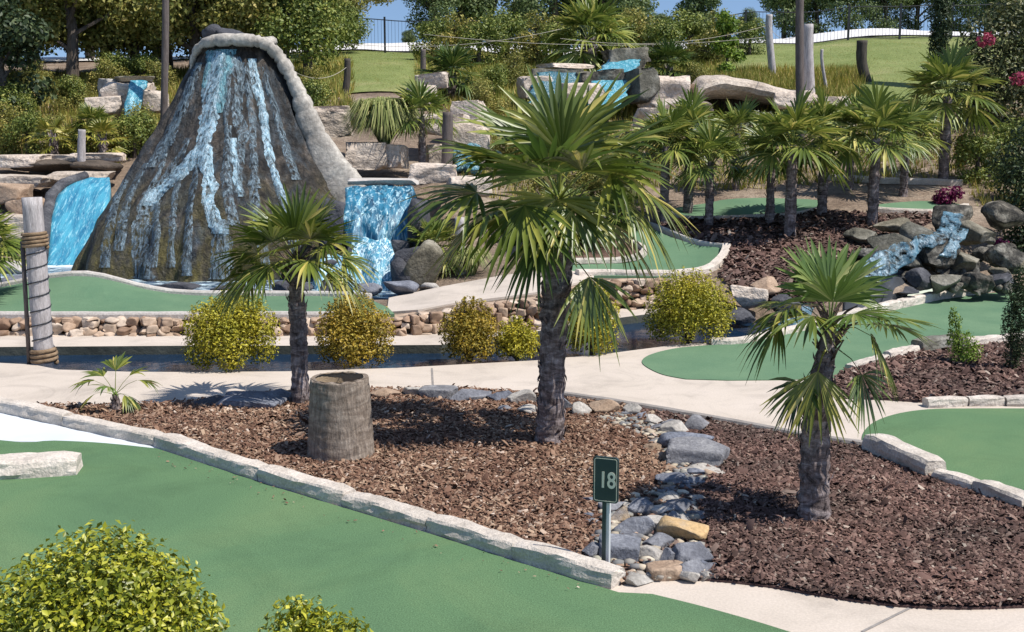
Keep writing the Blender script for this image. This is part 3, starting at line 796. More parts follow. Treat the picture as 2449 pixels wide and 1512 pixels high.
# green before the volcano, with a hump at its left end
def zD(x, y):
    u = CU + F * x / y
    h = .33 * math.exp(-((u - 185) / 105) ** 2 / 2) if u > 185 else .33 * math.exp(-((u - 185) / 150) ** 2 / 2)
    k = min(1, max(0, (y - 17.1) / 1.4)); k = k * k * (3 - 2 * k)
    return .262 + h * k
gD = [np.array(((u - CU) / F * 17.0, 17.0)) for u in (-900, -300, 0, 250, 600, 940)] + [np.array(((u - CU) / F * d, d)) for u, d in ((925, 17.6), (880, 18.5), (800, 18.75))] + \
     [np.array(((u - CU) / F * 18.85, 18.85)) for u in range(760, -901, -60)]
V, Fc = patch(gD, zD, .22, .1)
structure('putting_green', V, Fc, MAT['turf_far'], False)
kp = [np.array([x, y, zD(x, y) - .02]) for x, y in [((u - CU) / F * 18.9, 18.9) for u in range(-600, 781, 40)] + [((u - CU) / F * d, d) for u, d in ((830, 18.8), (880, 18.6))]]
kerb(kp, .14, .09, 'pale curved kerb between the humped green and the volcano pool')
kp = [np.array([(u - CU) / F * 16.95, 16.95, .2]) for u in range(-600, 921, 60)]
kerb(kp, .14, .1, 'straight pale kerb on top of the flagstone wall below the volcano green')

# rising path right of the volcano
up = [gp(u, v)[:2] for u, v in ((925, 752), (1000, 747), (1100, 728), (1200, 716), (1290, 704), (1420, 672))] + [gp(u, v)[:2] for u, v in ((1420, 640), (1290, 652), (1200, 664), (1060, 690), (1000, 703), (930, 718))]
V, Fc = patch(up, lambda x, y: T(x, y) + .035, .3, .1)
structure('path', V, Fc, MAT['concrete'])
# upper greens
def draped(name, pts, m, dz=.035, spacing=.35, skirt=.08, n=4):
    P = [gp(u, v)[:2] for u, v in pts]
    V, Fc = patch(P, lambda x, y: T(x, y) + dz, spacing, skirt)
    structure(name, V, Fc, m)
    return P
eg = [(1300, 668), (1410, 664), (1500, 666), (1600, 667)] + curve_px([(1600, 667), (1690, 655), (1730, 622), (1728, 600), (1660, 590), (1600, 570), (1540, 545), (1440, 525), (1290, 545)], 3)
draped('putting_green', eg, MAT['turf_far'])
isl = curve_px([(1290, 640), (1410, 636), (1500, 632), (1538, 618), (1530, 600), (1460, 575), (1400, 560), (1290, 570)], 3)
pI = draped('mulch_bed', isl, MAT['mulch_left'], .07, .3, .06)
kerb([np.array([p[0], p[1], T(p[0], p[1]) + .04]) for p in [gp(u, v) for u, v in isl[2:-2]]], .12, .1, 'pale hooked kerb round the bed tip inside the upper green', MAT['limestone'])
kerb([gp(u, v) for u, v in curve_px([(1380, 662), (1500, 663), (1600, 664), (1690, 652), (1728, 622), (1737, 598)], 4)], .16, .12, 'pale kerb curving round the lower right end of the upper green', MAT['limestone'])
kerb([gp(u, v) for u, v in curve_px([(1730, 597), (1660, 585), (1600, 562), (1540, 540), (1440, 520)], 4)], .1, .1, 'thin kerb between the upper green and the palm slope')
fgp = curve_px([(1600, 505), (1690, 490), (1760, 479), (1880, 479), (1960, 484), (1960, 505), (1880, 520), (1700, 526), (1610, 522)], 2)
draped('putting_green', fgp, MAT['turf_far'])
kerb([gp(u, v) for u, v in curve_px([(1590, 512), (1620, 527), (1700, 531), (1880, 524), (1960, 508)], 3)], .12, .12, 'pale kerb below the shaded green behind the palm row', MAT['limestone'])
ggp = curve_px([(2080, 497), (2160, 487), (2240, 486), (2310, 497), (2240, 512), (2110, 509)], 2)
draped('putting_green', ggp, MAT['turf_far'])
kerb([gp(u, v) for u, v in curve_px([(2080, 507), (2160, 513), (2240, 515), (2310, 502)], 3)], .14, .12, 'pale kerb below the small green above the right rock waterfall', MAT['limestone'])
kerb([gp(u, v) for u, v in curve_px([(1960, 430), (2000, 434), (2050, 436), (2110, 440), (2200, 442), (2300, 446)], 3)], .16, .14, 'long pale kerb line high on the palm slope', MAT['limestone'])
# mulch on the palm slope
pm = [gp(u, v)[:2] for u, v in ((1560, 545), (1620, 530), (1720, 534), (1960, 512), (2080, 520), (2250, 520), (2180, 560), (2060, 620), (2040, 690), (1960, 735), (1850, 745), (1760, 720), (1720, 665), (1745, 610), (1735, 590), (1660, 580))]
V, Fc = patch(pm, lambda x, y: T(x, y) + .02, .35, .03)
structure('mulch_bed', V, Fc, MAT['mulch_right'])
chips('wood_mulch', pm, 9000, MAT['chip_right'], 15, .02, .085, .05, 'dark bark mulch on the slope under the palm row', zf=lambda x, y: T(x, y) + .02)

# lawn and road high on the hill
def strip(name, us, d0, d1, m, dz, nd=10):
    V = []; Fc = []
    for u in us:
        for k in range(nd + 1):
            a = d0(u) if callable(d0) else d0; b = d1(u) if callable(d1) else d1
            d = a + (b - a) * k / nd; x = (u - CU) / F * d
            V.append((x, d, T(x, d) + dz))
    for i in range(len(us) - 1):
        for k in range(nd):
            a = i * (nd + 1) + k; b = a + nd + 1
            Fc.append((a, b, b + 1, a + 1))
    structure(name, V, Fc, m, True)
strip('lawn', np.arange(700, 2800, 30), lambda u: 35.0 + .8 * math.sin(u / 130), 52.5, MAT['lawn'], .05, 24)
strip('road', np.arange(-900, 3600, 40), 53, 59, MAT['road'], .07, 8)
strip('meadow', np.arange(-1800, 4200, 60), 59.2, 138, MAT['lawn'], .06, 20)

# pools round the volcano
pp = px([(-1800, 600), (0, 598), (120, 632), (260, 600), (500, 590), (800, 600), (1010, 660), (1050, 690), (1000, 702), (930, 712), (850, 708), (560, 712), (430, 712), (-1800, 712)], .2)
V, Fc = patch(pp, lambda x, y: .19, .6, .1)
structure('pool_water', V, Fc, MAT['pool'])

# ================================================================== VOLCANO
VC = np.array([(565 - CU) / 115.7, 24.2])
VZ = [-.5, .0, .41, 1.1, 1.70, 2.14, 3.0, 3.86, 4.4, 4.64]
VR = [3.24, 3.22, 3.13, 2.84, 2.40, 2.09, 1.53, 1.09, .84, .73]
def vcx(z): return VC[0] + .034 * z
def vol_R(z, th):
    r = float(np.interp(z, VZ, VR))
    k = max(0., min(1., (4.75 - z) / 4.5))
    g = .05 + .13 * k
    r -= (.06 + .24 * math.sqrt(k)) * (.30 - abs(noise.noise(Vector((math.cos(th) * 5.2, math.sin(th) * 5.2, z * .16 + 3))))) + .10 * math.sqrt(k) * (.25 - abs(noise.noise(Vector((math.cos(th) * 13, math.sin(th) * 13, z * .35 + 1)))))
    r += g * noise.noise(Vector((math.cos(th) * 3.2, math.sin(th) * 3.2, z * .28))) + .5 * g * noise.noise(Vector((math.cos(th) * 8, math.sin(th) * 8, z * .55 + 7)))
    r += .045 * noise.noise(Vector((math.cos(th) * r * 2.2, math.sin(th) * r * 2.2, z * 2.3)))
    return r
volcano = thing('volcano_fountain', 'tall dark rock volcano fountain with water running down its ribbed sides', 'fountain', (VC[0], VC[1], .1))
V = []; Fc = []
nth, nzz = 260, 120
for i in range(nzz + 1):
    z = -.3 + (4.66 + .3) * i / nzz
    for k in range(nth):
        th = 2 * PI * k / nth
        r = vol_R(z, th)
        V.append((vcx(z) + r * math.cos(th), VC[1] + r * math.sin(th), z))
# crater: turn inwards and down
for i, (f, dz) in enumerate(((.9, .03), (.78, -.02), (.6, -.3), (.3, -.5), (.02, -.55))):
    for k in range(nth):
        th = 2 * PI * k / nth
        r = vol_R(4.66, th) * f
        V.append((vcx(4.66) + r * math.cos(th), VC[1] + r * math.sin(th), 4.66 + dz))
rows = nzz + 6
for i in range(rows - 1):
    for k in range(nth):
        a = i * nth + k; b = i * nth + (k + 1) % nth
        Fc.append((a, b, b + nth, a + nth))
obj('cone', V, np.array(Fc), MAT['volcano'], volcano, True, world=True)

def on_vol(u, v, push=0.0):
    r = ray(u, v); d = 19.5
    while d < 25.5:
        t = d / r[1]; x = r[0] * t; z = H + r[2] * t
        dx, dy = x - vcx(z), d - VC[1]
        th = math.atan2(dy, dx)
        if math.hypot(dx, dy) <= vol_R(z, th) + push:
            return np.array([x, d, z]), th
        d += .01
    return None, None
def streamlet(path, w0, w1, m, seed, parent):
    P = smooth_poly([np.array(p, dtype=float) for p in path], 14)
    V = []; n = 5; c = 0
    for i, q in enumerate(P):
        f = i / (len(P) - 1)
        w = (w0 + (w1 - w0) * f) * (.92 + .35 * noise.noise(Vector((seed * 3.7, i * .12, 0)))+ .25 * noise.noise(Vector((seed * 9.7, i * .5, 3))))
        u0 = q[0] + 3.5 * noise.noise(Vector((seed * 5.1, i * .14, 9)))
        row = []
        for k in range(n):
            s = k / (n - 1) - .5
            p, th = on_vol(u0 + s * w * 1.15, q[1], .015 + .03 * (1 - (2 * s) ** 2))
            row.append(p)
        if any(p is None for p in row): continue
        V += row; c += 1
    Fc = [(i * n + k, i * n + k + 1, (i + 1) * n + k + 1, (i + 1) * n + k) for i in range(c - 1) for k in range(n - 1)]
    o = obj('water_stream', V, Fc, m, parent, True, world=True)
    return o
streamlet([(474, 150), (462, 190), (445, 240), (424, 290), (408, 330), (398, 348)], 18, 24, MAT['faint_stream'], 1, volcano)
streamlet([(520, 122), (517, 170), (508, 220), (502, 270), (492, 320), (470, 372), (440, 405), (405, 438), (372, 462), (352, 492)], 46, 36, MAT['stream'], 2, volcano)
streamlet([(355, 480), (342, 520), (335, 570), (338, 630), (345, 668)], 34, 46, MAT['faint_stream'], 3, volcano)
streamlet([(378, 480), (372, 520), (374, 560), (362, 640)], 16, 22, MAT['faint_stream'], 13, volcano)
streamlet([(488, 345), (495, 400), (503, 440), (498, 480), (512, 520), (530, 560)], 30, 34, MAT['stream'], 4, volcano)
streamlet([(520, 525), (528, 560), (532, 610), (528, 668)], 38, 56, MAT['faint_stream'], 14, volcano)
streamlet([(565, 135), (574, 200), (568, 260), (580, 320), (576, 370), (570, 420), (574, 462)], 26, 20, MAT['faint_stream'], 5, volcano)
streamlet([(603, 140), (612, 190), (622, 240), (634, 300), (640, 350), (652, 400), (668, 450), (684, 490)], 21, 17, MAT['stream'], 6, volcano)
streamlet([(556, 330), (562, 380), (566, 430), (578, 470)], 16, 14, MAT['stream'], 7, volcano)
streamlet([(400, 350), (385, 400), (360, 450), (330, 500)], 10, 14, MAT['faint_stream'], 8, volcano)
streamlet([(540, 140), (544, 200), (540, 280), (545, 340)], 18, 10, MAT['faint_stream'], 9, volcano)
for k_, (pth, a_, b_, mm_) in enumerate([
    ([(462, 185), (440, 240), (415, 300), (388, 350), (362, 400)], 16, 26, 'faint_stream'), ([(452, 330), (425, 380), (392, 425), (352, 465)], 14, 22, 'faint_stream'),
    ([(540, 118), (538, 160), (530, 210), (524, 270)], 44, 14, 'teal_veil'), ([(505, 120), (498, 160), (488, 210)], 22, 10, 'teal_veil'),
    ([(545, 300), (546, 360), (540, 420), (548, 480), (560, 540)], 18, 28, 'faint_stream'), ([(588, 150), (596, 220), (604, 300), (606, 380), (612, 450)], 16, 22, 'faint_stream'),
    ([(625, 160), (648, 230), (668, 300), (690, 370), (712, 430)], 14, 24, 'faint_stream'), ([(470, 395), (462, 450), (452, 520), (448, 600), (446, 660)], 12, 24, 'faint_stream'),
    ([(600, 430), (612, 490), (622, 560), (626, 650)], 18, 34, 'faint_stream'), ([(665, 445), (690, 510), (705, 580), (712, 660)], 18, 34, 'faint_stream'),
    ([(300, 430), (275, 490), (258, 560), (250, 640)], 14, 26, 'faint_stream'), ([(350, 390), (318, 450), (295, 520), (285, 600)], 12, 26, 'faint_stream'), ([(430, 420), (418, 480), (410, 560), (408, 640)], 10, 20, 'faint_stream')]):
    streamlet(pth, a_, b_, MAT[mm_], 30 + k_, volcano)
# pale stone rim and the blocky stone ridge on the right
mb = MB()
pts = [(vcx(4.66) + (vol_R(4.6, t) - .10) * math.cos(t), VC[1] + (vol_R(4.6, t) - .10) * math.sin(t), 4.665 + .03 * math.sin(3 * t)) for t in np.linspace(0, 2 * PI, 49)]
mb.tube(pts, [.10 + .03 * noise.noise(Vector(p) * 2) for p in pts], 8, False)
mb.build('rim', MAT['lip'], volcano, True, world=True)
LIPS = .74
LIP = [(462, 168, 23.9, 12), (468, 132, 23.75, 24), (488, 107, 23.55, 34), (530, 98, 23.42, 36), (590, 97, 23.42, 36), (635, 106, 23.55, 38), (662, 130, 23.72, 42), (688, 168, 23.75, 44), (711, 214, 23.72, 46), (731, 272, 23.66, 56),
       (758, 334, 23.6, 70), (786, 396, 23.5, 98), (812, 445, 23.4, 122), (834, 485, 23.3, 134)]
lp = smooth_poly([np.append(atd(u, v, d), w_ * (LIPS if v < 250 else .9) / F * d) for u, v, d, w_ in LIP], 7)
V = []; Fc = []; nr = 16
for i, q in enumerate(lp):
    t_ = lp[min(i + 1, len(lp) - 1)][:3] - lp[max(i - 1, 0)][:3]; t_[1] = 0; t_ /= np.linalg.norm(t_)
    a_ = np.array([t_[2], 0, -t_[0]])          # across the band, in its own plane
    w_ = q[3] * (1 + .07 * noise.noise(Vector((i * .35, 1, 4))))
    for k in range(nr):
        th = 2 * PI * k / nr
        p = q[:3] + a_ * (w_ * .5 * math.copysign(abs(math.cos(th)) ** .7, math.cos(th))) + np.array([0, 1, 0]) * (.19 * math.copysign(abs(math.sin(th)) ** .7, math.sin(th)))
        n_ = .035 * noise.noise(Vector(p * 1.8)) + .012 * noise.noise(Vector(p * 7)) - .035 * (abs(noise.noise(Vector((i * .42, 7, 7)))) < .06)
        V.append(p + (p - q[:3]) / (np.linalg.norm(p - q[:3]) + 1e-6) * n_)
for i in range(len(lp) - 1):
    for k in range(nr):
        k2 = (k + 1) % nr
        Fc.append((i * nr + k, i * nr + k2, (i + 1) * nr + k2, (i + 1) * nr + k))
Fc.append(tuple(range(nr))[::-1]); Fc.append(tuple((len(lp) - 1) * nr + k for k in range(nr)))
obj('stone_lip', V, Fc, MAT['lip'], volcano, True, world=True)
V, Fc = rock(55, (.95, .7, .30), 3, 8); V[:, 0] -= .1
obj('crater_rock', V + np.array([vcx(4.6) - .1, VC[1] - .25, 4.62]), Fc, MAT['dark_rock'], volcano, world=True)
V, Fc = rock(56, (.34, .4, .30), 3, 8)
obj('crater_rock', V + np.array([vcx(4.6) - .35, VC[1] - .4, 4.68]), Fc, MAT['dark_rock'], volcano, world=True)

# ------------------------------------------------------------------ sheets of falling water
def fall(name, left, right, label, m, rows_=18, cols_=10, amp=.06, thick=.25, parent=None, cat='waterfall', rag=.0):
    """left/right: lists of world points from lip to foot"""
    Lp = smooth_poly(left, 8); Rp = smooth_poly(right, 8)
    n = len(Lp); V = []; Fc = []
    for i in range(n):
        e_ = (Rp[i] - Lp[i]) * rag; sd = len(label or name) * .37 + Lp[i][0]
        Lp[i] = Lp[i] + e_ * (noise.noise(Vector((i * .35, sd, 0))) + .5 * noise.noise(Vector((i * .9, sd, 4)))); Rp[i] = Rp[i] + e_ * (noise.noise(Vector((i * .35, sd, 9))) + .5 * noise.noise(Vector((i * .9, sd, 2))))
    for i in range(n):
        for k in range(cols_ + 1):
            s = k / cols_
            p = Lp[i] + (Rp[i] - Lp[i]) * s
            p = p + np.array([0, 1, .3]) * amp * (noise.noise(Vector((p[0] * 4, p[2] * 1.2, 5))) + .4 * noise.noise(Vector((p[0] * 9, p[2] * 4, 1))))
            V.append(p)
    m1 = cols_ + 1
    for i in range(n - 1):
        for k in range(cols_):
            a = i * m1 + k
            Fc.append((a, a + m1, a + m1 + 1, a + 1))
    o = obj(name, V, Fc, m, parent, True)
    s = o.modifiers.new('thickness', 'SOLIDIFY'); s.thickness = thick; s.offset = 1 if False else -1
    if label: tag(o, label, cat)
    return o
# bright blue chute left of the volcano
fall('water_chute', [atd(215, 424, 26), atd(150, 452, 25.4), atd(118, 520, 24.6), atd(112, 600, 23.7), atd(108, 634, 23.2)],
     [atd(262, 424, 26), atd(262, 452, 25.4), atd(255, 520, 24.6), atd(250, 600, 23.7), atd(250, 634, 23.2)], 'bright turquoise water chute sliding down left of the volcano', MAT['cascade'])
mb = MB(); mb.tube([atd(205, 420, 26.1), atd(150, 440, 25.5), atd(122, 470, 25.2), atd(110, 520, 24.6), atd(104, 590, 23.8), atd(100, 630, 23.3)], [.1, .12, .13, .13, .12, .12], 8)
tag(mb.build('chute_boulder', MAT['dark_rock'], None, True), 'dark rounded rock rim along the left edge of the turquoise chute', 'rock')
V = []; Fc = []
mb = MB(); mb.tube([at(u, 641, .19) for u in range(-160, 256, 20)], [.06 + .03 * noise.noise(Vector((u * .05, 0, 0))) for u in range(-160, 256, 20)], 8)
tag(mb.build('foam', MAT['foam'], None, True), kind='stuff')
# falls right of the volcano
ff = M_water('foam_fall', (.01, .07, .15), (.07, .32, .45), (.72, .90, .93), .48, .60, (7, 4, 2.4), 1.2, rough=.4, bstr=.4)
fall('waterfall', [atd(826, 447, 22.0), atd(826, 470, 21.6), atd(822, 520, 21.2), atd(826, 585, 20.9)], [atd(925, 446, 22.0), atd(926, 470, 21.6), atd(930, 520, 21.2), atd(928, 585, 20.9)],
     'bright cyan sheet of the falls right of the volcano, nearer the cone', MAT['fall'], amp=.25, cols_=14, rag=.07)
fall('waterfall', [atd(918, 446, 22.05), atd(914, 470, 21.7), atd(916, 520, 21.3), atd(912, 590, 20.9)], [atd(988, 445, 22.05), atd(984, 470, 21.7), atd(988, 520, 21.3), atd(980, 590, 20.9)],
     'darker blue sheet of the falls right of the volcano, farther from the cone', MAT['fall'], amp=.25, cols_=12, rag=.12)
fall('waterfall', [atd(868, 568, 20.75), atd(842, 600, 20.4), atd(834, 645, 20.15), atd(830, 692, 19.95)], [atd(922, 566, 20.75), atd(940, 600, 20.4), atd(946, 645, 20.15), atd(944, 692, 19.95)],
     'small foaming cyan fall arching over a ledge at the foot of the falls', ff, amp=.22, thick=.2, rag=.07)
fall('waterfall', [atd(770, 610, 20.5), atd(765, 650, 20.2), atd(760, 694, 20.0)], [atd(822, 606, 20.5), atd(822, 650, 20.2), atd(820, 694, 20.0)],
     'short spilling fall between the volcano foot and the foaming fall', ff, amp=.2, thick=.15, rag=.12)
for i, (u, v, d, w_, h_, dp, lb) in enumerate([(905, 600, 22.4, 1.45, 1.05, 1.0, 'big dark wet rock face behind the falls right of the volcano'), (800, 600, 21.3, .42, 1.0, .7, 'dark rock pillar between the volcano and the cyan sheet'),
        (1003, 620, 21.2, .40, 1.1, .7, 'dark rock pillar at the right edge of the falls'), (900, 640, 21.0, 1.2, .45, .7, 'dark ledge rock under the two water sheets'), (790, 700, 20.6, .55, .65, .6, 'dark rock under the short spilling fall'),
        (975, 690, 20.3, .5, .75, .5, 'grey wet rock right of the foaming fall'), (960, 640, 20.8, .4, .5, .5, 'dark rock shelf under the darker sheet')]):
    put_rock('boulder', lb, 'boulder', atd(u, v, d), (w_, dp, h_), MAT['dark_rock'], 160 + i, sink=0, blocky=True, jit=.06)
foam_l = lacy(M_surf('pool_foam', [(.3, (.40, .58, .66)), (.7, (.78, .88, .92))], 7, rough=.5), .48, .62, (3, 6, 3), 1.3)
for lb, pts in (('white foam spreading under the falls right of the volcano', [(730, 690), (830, 683), (1000, 686), (1030, 698), (960, 709), (780, 707)]), ('thin foam along the front of the volcano', [(230, 668), (420, 668), (600, 668), (760, 676), (740, 700), (480, 700), (300, 690)]),
                ('pale ripples of foam in the left pool', [(-100, 640), (120, 640), (250, 642), (250, 662), (100, 690), (-100, 695)])):
    V, Fc = patch(px(pts, .2), lambda x, y: .199, .3, 0)
    tag(obj('foam', V, Fc, foam_l), lb, 'foam', kind='stuff')
# slab coping over the fall and side rocks
def slab(name, label, p0, p1, w, h, m, seed, cat='rock'):
    c = (np.array(p0) + np.array(p1)) / 2; dv = np.array(p1) - np.array(p0); L = np.linalg.norm(dv)
    return put_rock(name, label, cat, (c[0], c[1], c[2]), (L, w, h), m, seed, rz=math.atan2(dv[1], dv[0]), sink=0, planes=6, jit=.015, blocky=True)
slab('ledge_slab', 'flat grey ledge slab above the lip of the wide waterfall', atd(828, 441, 22.5), atd(1004, 441, 22.5), .9, .11, MAT['kerb_grey'], 21)
BR = [  # u, v (base), d, w, h, depth, material, label
 (1015, 690, 20.1, .72, .85, .8, 'mossy_rock', 'mossy brown boulder at the right foot of the wide waterfall'),
 (965, 700, 20.0, .45, .62, .5, 'dark_rock', 'dark wet rock between the waterfall foot and the mossy boulder'),
 (800, 705, 19.6, .55, .3, .5, 'dark_rock', 'dark wet rock in the pool below the small cyan fall'),
 (880, 708, 19.4, .5, .22, .4, 'blue_rock', 'bluish rock at the pool edge under the small cyan fall'),
 (960, 708, 19.3, .6, .25, .4, 'blue_rock', 'bluish rock at the right end of the volcano pool'),
 (1030, 702, 19.6, .38, .2, .35, 'pale_rock', 'white rock where the rising path meets the pool'),
 (700, 702, 19.7, .7, .22, .5, 'dark_rock', 'flat dark rock in the pool behind the second palm'),
 (560, 704, 19.6, .8, .16, .5, 'dark_rock', 'long low dark rock in the pool below the main stream'),
 (420, 700, 19.8, .9, .18, .5, 'dark_rock', 'long low dark rock in the pool left of the main stream'),
 (60, 690, 20.4, .9, .25, .5, 'blue_rock', 'bluish rock in the left pool behind the roped pole'),
 (20, 655, 22.4, .9, .25, .5, 'pale_rock', 'pale rock in the left pool below the foam line'),
 # sandstone right of the volcano
 (795, 330, 26.5, .95, .62, 1.0, 'sandstone', 'cream sandstone block against the right flank of the volcano'),
 (880, 408, 25.0, .95, .60, 1.0, 'sandstone', 'large tan sandstone block under the ornamental grass'),
 (940, 405, 25.2, .62, .55, .9, 'sandstone', 'pinkish sandstone block right of the large tan block'),
 (800, 420, 25.4, .6, .5, .8, 'sandstone', 'sandstone boulder at the lower end of the stone ridge'),
 (1065, 330, 27.5, 1.3, .55, 1.2, 'sandstone', 'wide sandstone ledge under the palm right of the ornamental grass'),
 (1120, 290, 29.0, .8, .5, .8, 'sandstone', 'sunlit sandstone boulder behind the tallest palm\'s left fronds'),
 (1010, 250, 30.5, .8, .5, .8, 'sandstone', 'rounded sandstone boulder with a dark hollow left of the hill palm'),
 (1035, 215, 33.0, .9, .5, .8, 'sandstone', 'sandstone boulder at the foot of the hill lawn'),
 (1040, 440, 23.5, 1.0, .42, .8, 'sandstone', 'pale sandstone slab right of the wide waterfall\'s lip'),
 (1120, 470, 22.8, .9, .40, .8, 'sandstone', 'cream sandstone slab behind the drooping left fronds'),
 # left terraces
 (40, 400, 27.6, 1.7, .30, 1.0, 'sandstone', 'sandstone terrace block at the left frame edge'),
 (140, 392, 28.0, 1.3, .22, 1.0, 'sandstone', 'sandstone terrace block under the left dwarf palm'),
 (240, 390, 28.0, 1.3, .24, 1.0, 'sandstone', 'sandstone terrace block beside the volcano\'s left flank'),
 (50, 450, 26.4, 1.7, .3, .9, 'sandstone', 'low sandstone step above the turquoise chute'),
 (190, 434, 26.6, 1.6, .22, .9, 'sandstone', 'low pale sandstone step at the head of the turquoise chute'),
 (20, 490, 25.4, 1.1, .5, .8, 'tan_rock', 'reddish tan boulder left of the turquoise chute'),
 (70, 520, 24.8, .7, .4, .7, 'tan_rock', 'small tan boulder beside the dark chute rim'),
 (30, 570, 24.2, 1.0, .5, .8, 'sandstone', 'pale boulder behind the head of the roped pole'),
 (100, 412, 27.3, 1.7, .30, .7, 'hollow_shade', 'long dark timber like block for the shadow hollow under the terrace near the pale stub'),  # dark blocks put in as the shadow under the terrace ledge
 (235, 412, 27.2, 1.2, .28, .7, 'hollow_shade', 'dark block for the shadow hollow under the terrace close to the volcano flank'),
 (790, 290, 27.5, 1.2, .35, 1.0, 'sandstone', 'long cream sandstone slab high against the right flank of the volcano'),
 # cave rocks
 (1590, 262, 33.5, 1.5, .95, 1.6, 'sandstone', 'pale stacked boulder left of the cave mouth'),
 (1630, 285, 32.0, 1.7, .55, 1.3, 'sandstone', 'rounded pale boulder below the left side of the cave mouth'),
 (1590, 305, 31.0, 1.7, .5, 1.2, 'sandstone', 'flat pale boulder beside the tallest palm\'s right fronds'),
 (1660, 320, 30.4, 1.5, .42, 1.2, 'sandstone', 'low pale ledge below the cave rocks'),
 (1560, 240, 34.5, 1.0, .7, 1.2, 'sandstone', 'grey boulder between the cave and the upper blue fall'),
 (1900, 262, 32.4, 1.3, .5, 1.3, 'sandstone', 'tan boulder holding up the right end of the cave roof'),
 (1985, 262, 32.5, 1.0, .35, 1.0, 'sandstone', 'low tan boulder at the right tail of the cave roof'),
]
for i, (u, v, d, w_, h_, dp, mk, lb) in enumerate(BR):
    p = atd(u, v, d)
    put_rock('boulder', lb, 'boulder', p, (w_, dp, h_), MAT[mk], 100 + i, rz=.2 * math.sin(i * 2.3), sub=3, sink=.0, planes=8, blocky='sandstone' in mk or mk == 'tan_rock', jit=.035)
# cave: roof slab over a hollow
cr = thing('cave_rock', 'long tan rock roof over a dark cave mouth on the hillside', 'rock', atd(1770, 270, 32.5))
sec = smooth_poly([atd(1672, 232, 32.4), atd(1690, 212, 32.4), atd(1730, 205, 32.4), atd(1790, 211, 32.4), atd(1860, 224, 32.3), atd(1930, 238, 32.2), atd(1985, 250, 32.2)], 6)
V = []; Fc = []; nr = 14
for i, p in enumerate(sec):
    f = i / (len(sec) - 1)
    hh = .33 * (1 - .62 * f) + .06; ww = 1.25 * (1 - .35 * f)
    for k in range(nr):
        a = 2 * PI * k / nr
        q = np.array([p[0], p[1] + 1.0 - 0.0 + ww * math.cos(a), p[2] + hh * math.sin(a)])
        q += .07 * np.array([noise.noise(Vector(q * 1.6)), noise.noise(Vector(q * 1.6 + 5)), noise.noise(Vector(q * 2.4 + 9))])
        V.append(q)
for i in range(len(sec) - 1):
    for k in range(nr):
        k2 = (k + 1) % nr
        Fc.append((i * nr + k, i * nr + k2, (i + 1) * nr + k2, (i + 1) * nr + k))
Fc.append(tuple(range(nr))[::-1]); Fc.append(tuple((len(sec) - 1) * nr + k for k in range(nr)))
obj('roof_slab', V, Fc, MAT['sandstone'], cr, world=True)
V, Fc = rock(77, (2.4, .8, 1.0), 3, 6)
obj('cave_wall', V + atd(1770, 268, 34.2) - np.array([0, 0, .1]), Fc, MAT['hollow_shade'], cr, world=True)  # the cave's shade is put into the dark back wall colour

# upper blue rockfalls
def rockfall(lbl, rocks, streams, m, mw, seed):
    t = thing('rock_waterfall', lbl, 'waterfall', atd(rocks[0][0], rocks[0][1], rocks[0][2]))
    for i, (u, v, d, w_, h_, dp) in enumerate(rocks):
        V, Fc = block_rock(seed + i, (w_, dp, h_), 4, .05)
        obj('rock', rotz(V, .15 * i) + atd(u, v, d) - np.array([0, 0, .0]), Fc, MAT[m] if isinstance(m, str) else MAT[m[i % len(m)]], t, world=True)
    for l, r, mm in streams:
        o = fall('water_stream', [atd(*q) for q in l], [atd(*q) for q in r], None, mm, amp=.14, thick=.08, parent=t, rag=.16)
        o.location = -Vector(t.location)
    return t
tb = M_water('teal_fall', (.03, .16, .22), (.08, .34, .44), (.45, .72, .78), .5, .68, (4, 4, 1.6), 1.3)
rockfall('teal blue rockfall on the hill behind the top of the tallest palm', [(1500, 200, 34.5, 1.2, 1.0, 1.4), (1440, 235, 33.5, 1.4, .8, 1.2), (1380, 250, 32.5, 1.3, .6, 1.2), (1530, 250, 33.0, .8, 1.0, 1.0), (1490, 150, 35.5, 1.3, .35, 1.2)],
         [([(1455, 142, 34.0), (1425, 180, 33.2), (1400, 225, 32.4), (1380, 262, 31.8)], [(1530, 140, 34.0), (1520, 180, 33.2), (1500, 225, 32.4), (1470, 262, 31.8)], tb)], ('mossy_rock', 'mottled_rock', 'sandstone', 'mossy_rock', 'mottled_rock'), None, 300)
rockfall('wide dark teal rockfall left of the hill palms, partly hidden by fronds', [(1335, 232, 34.5, 1.6, .8, 1.2), (1290, 240, 34.0, 1.2, .7, 1.0), (1400, 235, 34.2, 1.0, .75, 1.0), (1350, 165, 35.2, 1.5, .15, 1.0)],
         [([(1282, 172, 33.9), (1275, 205, 33.5), (1262, 250, 33.0)], [(1405, 175, 33.9), (1410, 205, 33.5), (1415, 250, 33.0)], M_water('dark_teal_fall', (.02, .07, .09), (.05, .17, .22), (.3, .45, .5), .52, .7, (6, 6, 1.4), 1.3))], ('mossy_rock', 'sandstone', 'mossy_rock', 'sandstone'), None, 320)
rockfall('small blue rockfall with a pale boulder on the slope left of the volcano', [(310, 285, 32.0, 1.35, 1.05, 1.0), (368, 272, 31.8, .75, .62, .8), (252, 278, 31.6, 1.0, .55, .8), (322, 197, 32.3, 1.1, .16, .9), (280, 250, 32.4, .8, .7, .8)],
         [([(312, 192, 31.6), (303, 225, 31.3), (296, 280, 30.9)], [(350, 193, 31.6), (342, 225, 31.3), (330, 280, 30.9)], tb)], ('sandstone', 'sandstone', 'sandstone', 'mossy_rock', 'pale_rock'), None, 340)
